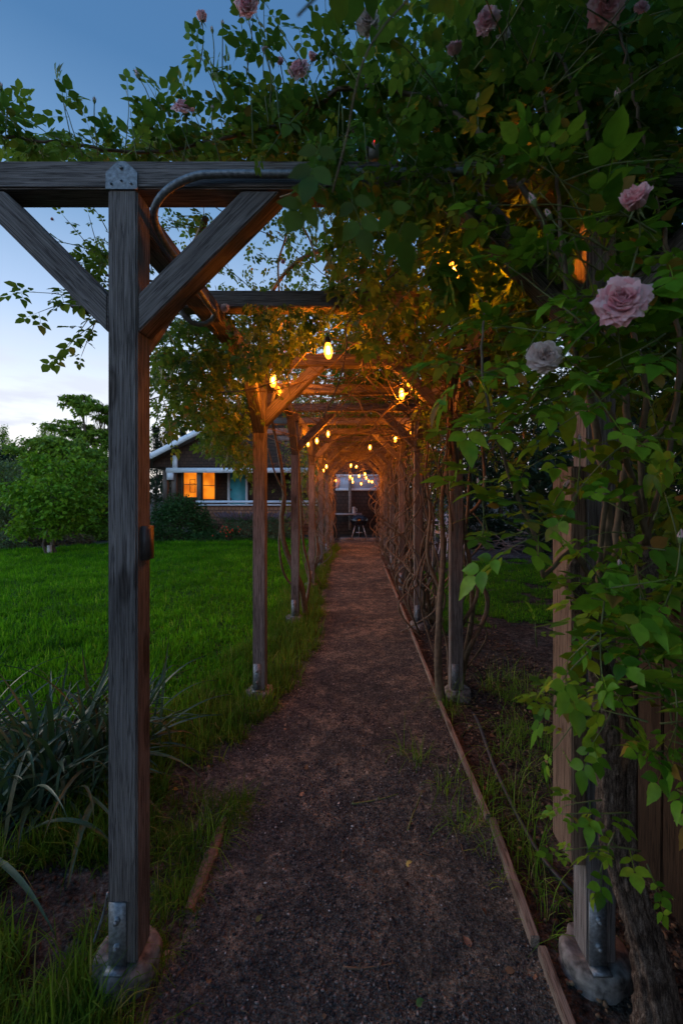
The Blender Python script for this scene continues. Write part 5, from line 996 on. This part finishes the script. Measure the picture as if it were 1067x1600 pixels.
for s in (1, -1):
    a = Acc(); x0, x1 = (ex, ridx) if s > 0 else (-2*3-ex, ridx); P = np.array([[x0, y, z] for y in (15.5, 22) for z in (ez, ez+.09)]+[[x1, y, z] for y in (15.5, 22) for z in (ridz, ridz+.09)])
    a.add(P, np.array([[0, 1, 5, 4], [2, 6, 7, 3], [1, 3, 7, 5], [0, 4, 6, 2], [0, 2, 3, 1]])); keep(a.build('roof', M_ROOF), ho)
    a = Acc(); P = np.array([[x, y, z] for x, zz in ((x0, ez), (x1, ridz)) for y in (15.44, 15.497) for z in (zz-.10, zz+.11)]); a.add(P, np.array([[0, 1, 5, 4], [2, 6, 7, 3], [1, 3, 7, 5], [0, 4, 6, 2], [0, 2, 3, 1], [4, 5, 7, 6]])); keep(a.build('barge_board', M_TRIM), ho)
hb('porch_beam', [(((s16(262)-1.3)/2, 15.93, z16(735)), (-1.3-s16(262), .12, .17)), ((s16(268), 15.93, z16(744)), (.22, .11, .26)), ((s16(275), 15.94, z16(722)), (.16, .08, .46))], M_TRIM)
hb('porch_rail', [(((s16(308)-1.3)/2, 15.99, z16(784)), (-1.3-s16(308), .2, .085)), (((s16(308)-1.3)/2, 15.965, z16(789)), (-1.3-s16(308), .06, .05))], M_TRIM)
for x in (311, 258, 272, 470): hb('porch_post', [((s16(x), 16.06, 1.65), (.15, .14, 1.3))], M_SASH)
def window(x0, x1, z0, z1, y, muntins, picture=False):
    f = hb('window', [((x0-.03, y, (z0+z1)/2), (.07, .08, z1-z0+.1)), ((x1+.03, y, (z0+z1)/2), (.07, .08, z1-z0+.1)), (((x0+x1)/2, y, z1+.03), (x1-x0-.01, .08, .07)), (((x0+x1)/2, y, z0-.03), (x1-x0-.01, .09, .07)), (((x0+x1)/2, y-.01, (z0+z1)/2), (x1-x0, .04, .025))], M_SASH)
    hb('pane', [(((x0+x1)/2, y+.03, (z0+z1)/2), (x1-x0, .012, z1-z0))], M_LIT, f)
    if picture: cx = x0+(x1-x0)*.66; cz = (z0+z1)/2-.05; hb('picture_frame', [((cx-.10, y+.015, cz), (.02, .012, .5)), ((cx+.10, y+.015, cz), (.02, .012, .5)), ((cx, y+.015, cz+.25), (.22, .012, .02)), ((cx, y+.015, cz-.25), (.22, .012, .02)), ((cx+.02, y+.015, cz+.09), (.13, .01, .015)), ((cx, y+.015, cz), (.1, .01, .015))], M_SASH, f)
    return f
window(s17(287), s17(308), z17(777), z17(737), 17.62, 2, True); window(s17(317), s17(336), z17(780), z17(737), 17.62, 2)
d = hb('door', [(((s17(358)+s17(385))/2, 17.61, 1.25), (s17(385)-s17(358)-.08, .05, 2.1))], M_TEAL); hb('door_frame', [((s17(357.5), 17.62, 1.25), (.09, .08, 2.15)), ((s17(385.5), 17.62, 1.25), (.09, .08, 2.15)), (((s17(358)+s17(385))/2, 17.62, 2.35), (s17(386)-s17(357)+.08, .08, .09))], M_TRIM)
hb('door_handle', [((s17(361.5), 17.565, 1.25), (.04, .04, .10)), ((s17(361.5), 17.565, 1.62), (.05, .03, .08))], M_SASH, d)
f = hb('window', [((.18, 15.99, 2.11), (1.80, .05, .08)), ((.18, 15.99, 1.62), (1.80, .05, .08)), ((-.66, 15.99, 1.86), (.09, .05, .41)), ((1.03, 15.99, 1.86), (.09, .05, .41)), ((-.2, 15.99, 1.86), (.05, .04, .41))], M_TRIM); hb('pane', [((.18, 16.0, 1.86), (1.62, .012, .43))], simple('sky reflection tint', (.40, .52, .66), .3, var=.06, scale=5, bump=0), f)  # pane coloured pale blue in place of the sky it reflects
hb('porch_post', [((-.21, 15.85, 1.15), (.10, .10, 1.9))], M_CONC)

# ------------------------------------------------------------------ grill, tables and chairs
a = Acc(); tag_ = thing('kettle_grill', 'black kettle grill on splayed metal legs at the end of the path', 'grill', (.10, 14.6, 0))
prof = [(.001, .40), (.10, .41), (.20, .46), (.26, .53), (.285, .60), (.285, .61)]
q = Acc(); q.lathe(prof, sides=28); q.build('bowl', simple('black enamel', (.010, .013, .022), .2, var=.1, bump=0), tag_, smooth=True)
q = Acc(); q.lathe([(.292, .60), (.29, .64), (.25, .71), (.17, .77), (.05, .795), (.001, .797)], sides=28); q.tube([(-.05, 0, .79), (-.04, 0, .83), (.04, 0, .83), (.05, 0, .79)], .008, 6); q.build('lid', simple('black enamel lid', (.012, .016, .028), .18, var=.1, bump=0), tag_, smooth=True)
M_ALU = simple('pale aluminium', (.55, .57, .60), .35, .6, bump=0)
for sx, sy in ((-1, -.6), (1, -.6), (0, 1)): q = Acc(); q.tube([(sx*.12, sy*.12, .46), (sx*.24, sy*.26, .04)], .012, 8); q.build('leg', M_ALU, tag_)
for sx in (-1, 1): q = Acc(); ring = [(sx*.255+.0, -.17+.065*math.cos(t), .07+.065*math.sin(t)) for t in np.linspace(0, 2*math.pi, 17)]; q.tube(ring, .016, 6); q.build('wheel', M_DARK, tag_)
q = Acc(); q.lathe([(.001, .2), (.10, .205), (.11, .22), (.001, .215)], sides=16); q.build('ash_pan', M_ALU, tag_)
a = Acc(); [a.box((.12+(i-1)*.42, 14.55, .022), (.40, .60, .045)) for i in range(3)]; tag(a.build('paving_slab', M_CONC), 'pale paving under the kettle grill', 'paving')
t = thing('garden_table', 'grey garden table behind the kettle grill', 'table', (-.28, 15.3, 0)); q = Acc(); q.box((0, 0, .78), (.95, .5, .04)); q.build('tabletop', simple('grey tabletop', (.24, .26, .28), .6), t)
for sx in (-1, 1):
    for sy in (-1, 1): q = Acc(); q.box((sx*.42, sy*.2, .38), (.05, .05, .76)); q.build('leg', M_FENCE, t)
q = Acc(); q.lathe([(.001, 0), (.055, 0), (.058, .02), (.055, .2), (.06, .21), (.05, .22), (.001, .225)], (-.07, 15.25, .802), 16); q.tube([(-.01, 15.25, .84), (.035, 15.25, .88), (.035, 15.25, .95), (-.012, 15.25, .98)], .008, 6)
tag(q.build('metal_can', M_ALU, smooth=True), 'pale metal can standing on the grey garden table', 'can')
M_IRON = simple('white painted iron', (.66, .67, .72), .45, var=.08, bump=.1); M_CUSH = simple('pale cushion', (.50, .42, .36), .9, var=.1)
def chair(label, loc, rz):
    root = thing('patio_chair', label, 'chair', loc, 'white patio chairs'); root.rotation_euler = (0, 0, rz)
    for sx in (-1, 1):
        for sy in (-1, 1): q = Acc(); q.tube(spline([(sx*.20, sy*.20, .43), (sx*.21, sy*.22, .2), (sx*.25, sy*.26, 0)], .06), .012, 7); q.build('leg', M_IRON, root, smooth=True)
        q = Acc(); q.tube(spline([(sx*.24, -.20, .43), (sx*.26, -.22, .62), (sx*.26, -.05, .66), (sx*.25, .18, .66)], .05), .011, 7); q.build('arm', M_IRON, root, smooth=True)
    q = Acc(); q.box((0, 0, .435), (.44, .44, .02)); q.build('seat', M_IRON, root); q = Acc(); q.box((0, -.01, .47), (.41, .41, .05)); q.build('cushion', M_CUSH, root)
    q = Acc(); q.tube(spline([(-.21, .2, .43), (-.22, .26, .75), (-.12, .29, .92), (0, .30, .95), (.12, .29, .92), (.22, .26, .75), (.21, .2, .43)], .05), .013, 8)
    for k in range(5):
        cx = -.14+.07*k; q.tube(spline([(cx, .22, .45), (cx+.03, .245, .58), (cx-.03, .26, .70), (cx, .285, .88)], .04), .008, 6)
    for cx, cz in ((-.09, .62), (.09, .62), (0, .76)): q.tube([(cx+.06*math.cos(t), .262, cz+.06*math.sin(t)) for t in np.linspace(0, 6.283, 15)], .007, 6)
    q.build('backrest', M_IRON, root, smooth=True); return root
chair('white patio chair nearest the tangled canes, its back to the tunnel', (1.75, 11.4, 0), 1.3); chair('white patio chair with pale cushion facing the table', (2.35, 11.9, 0), 3.3); chair('white patio chair turned away beside the second right post', (2.30, 10.8, 0), .2)
t = thing('patio_table', 'round white patio table among the chairs', 'table', (2.05, 12.9, 0)); q = Acc(); q.lathe([(.001, .71), (.46, .71), (.48, .72), (.48, .735), (.46, .74), (.001, .74)], sides=32); q.build('tabletop', M_IRON, t)
for k in range(4): az = k*math.pi/2+.4; q = Acc(); q.tube(spline([(.1*math.cos(az), .1*math.sin(az), .70), (.14*math.cos(az), .14*math.sin(az), .35), (.34*math.cos(az), .34*math.sin(az), 0)], .06), .014, 7); q.build('leg', M_IRON, t, smooth=True)
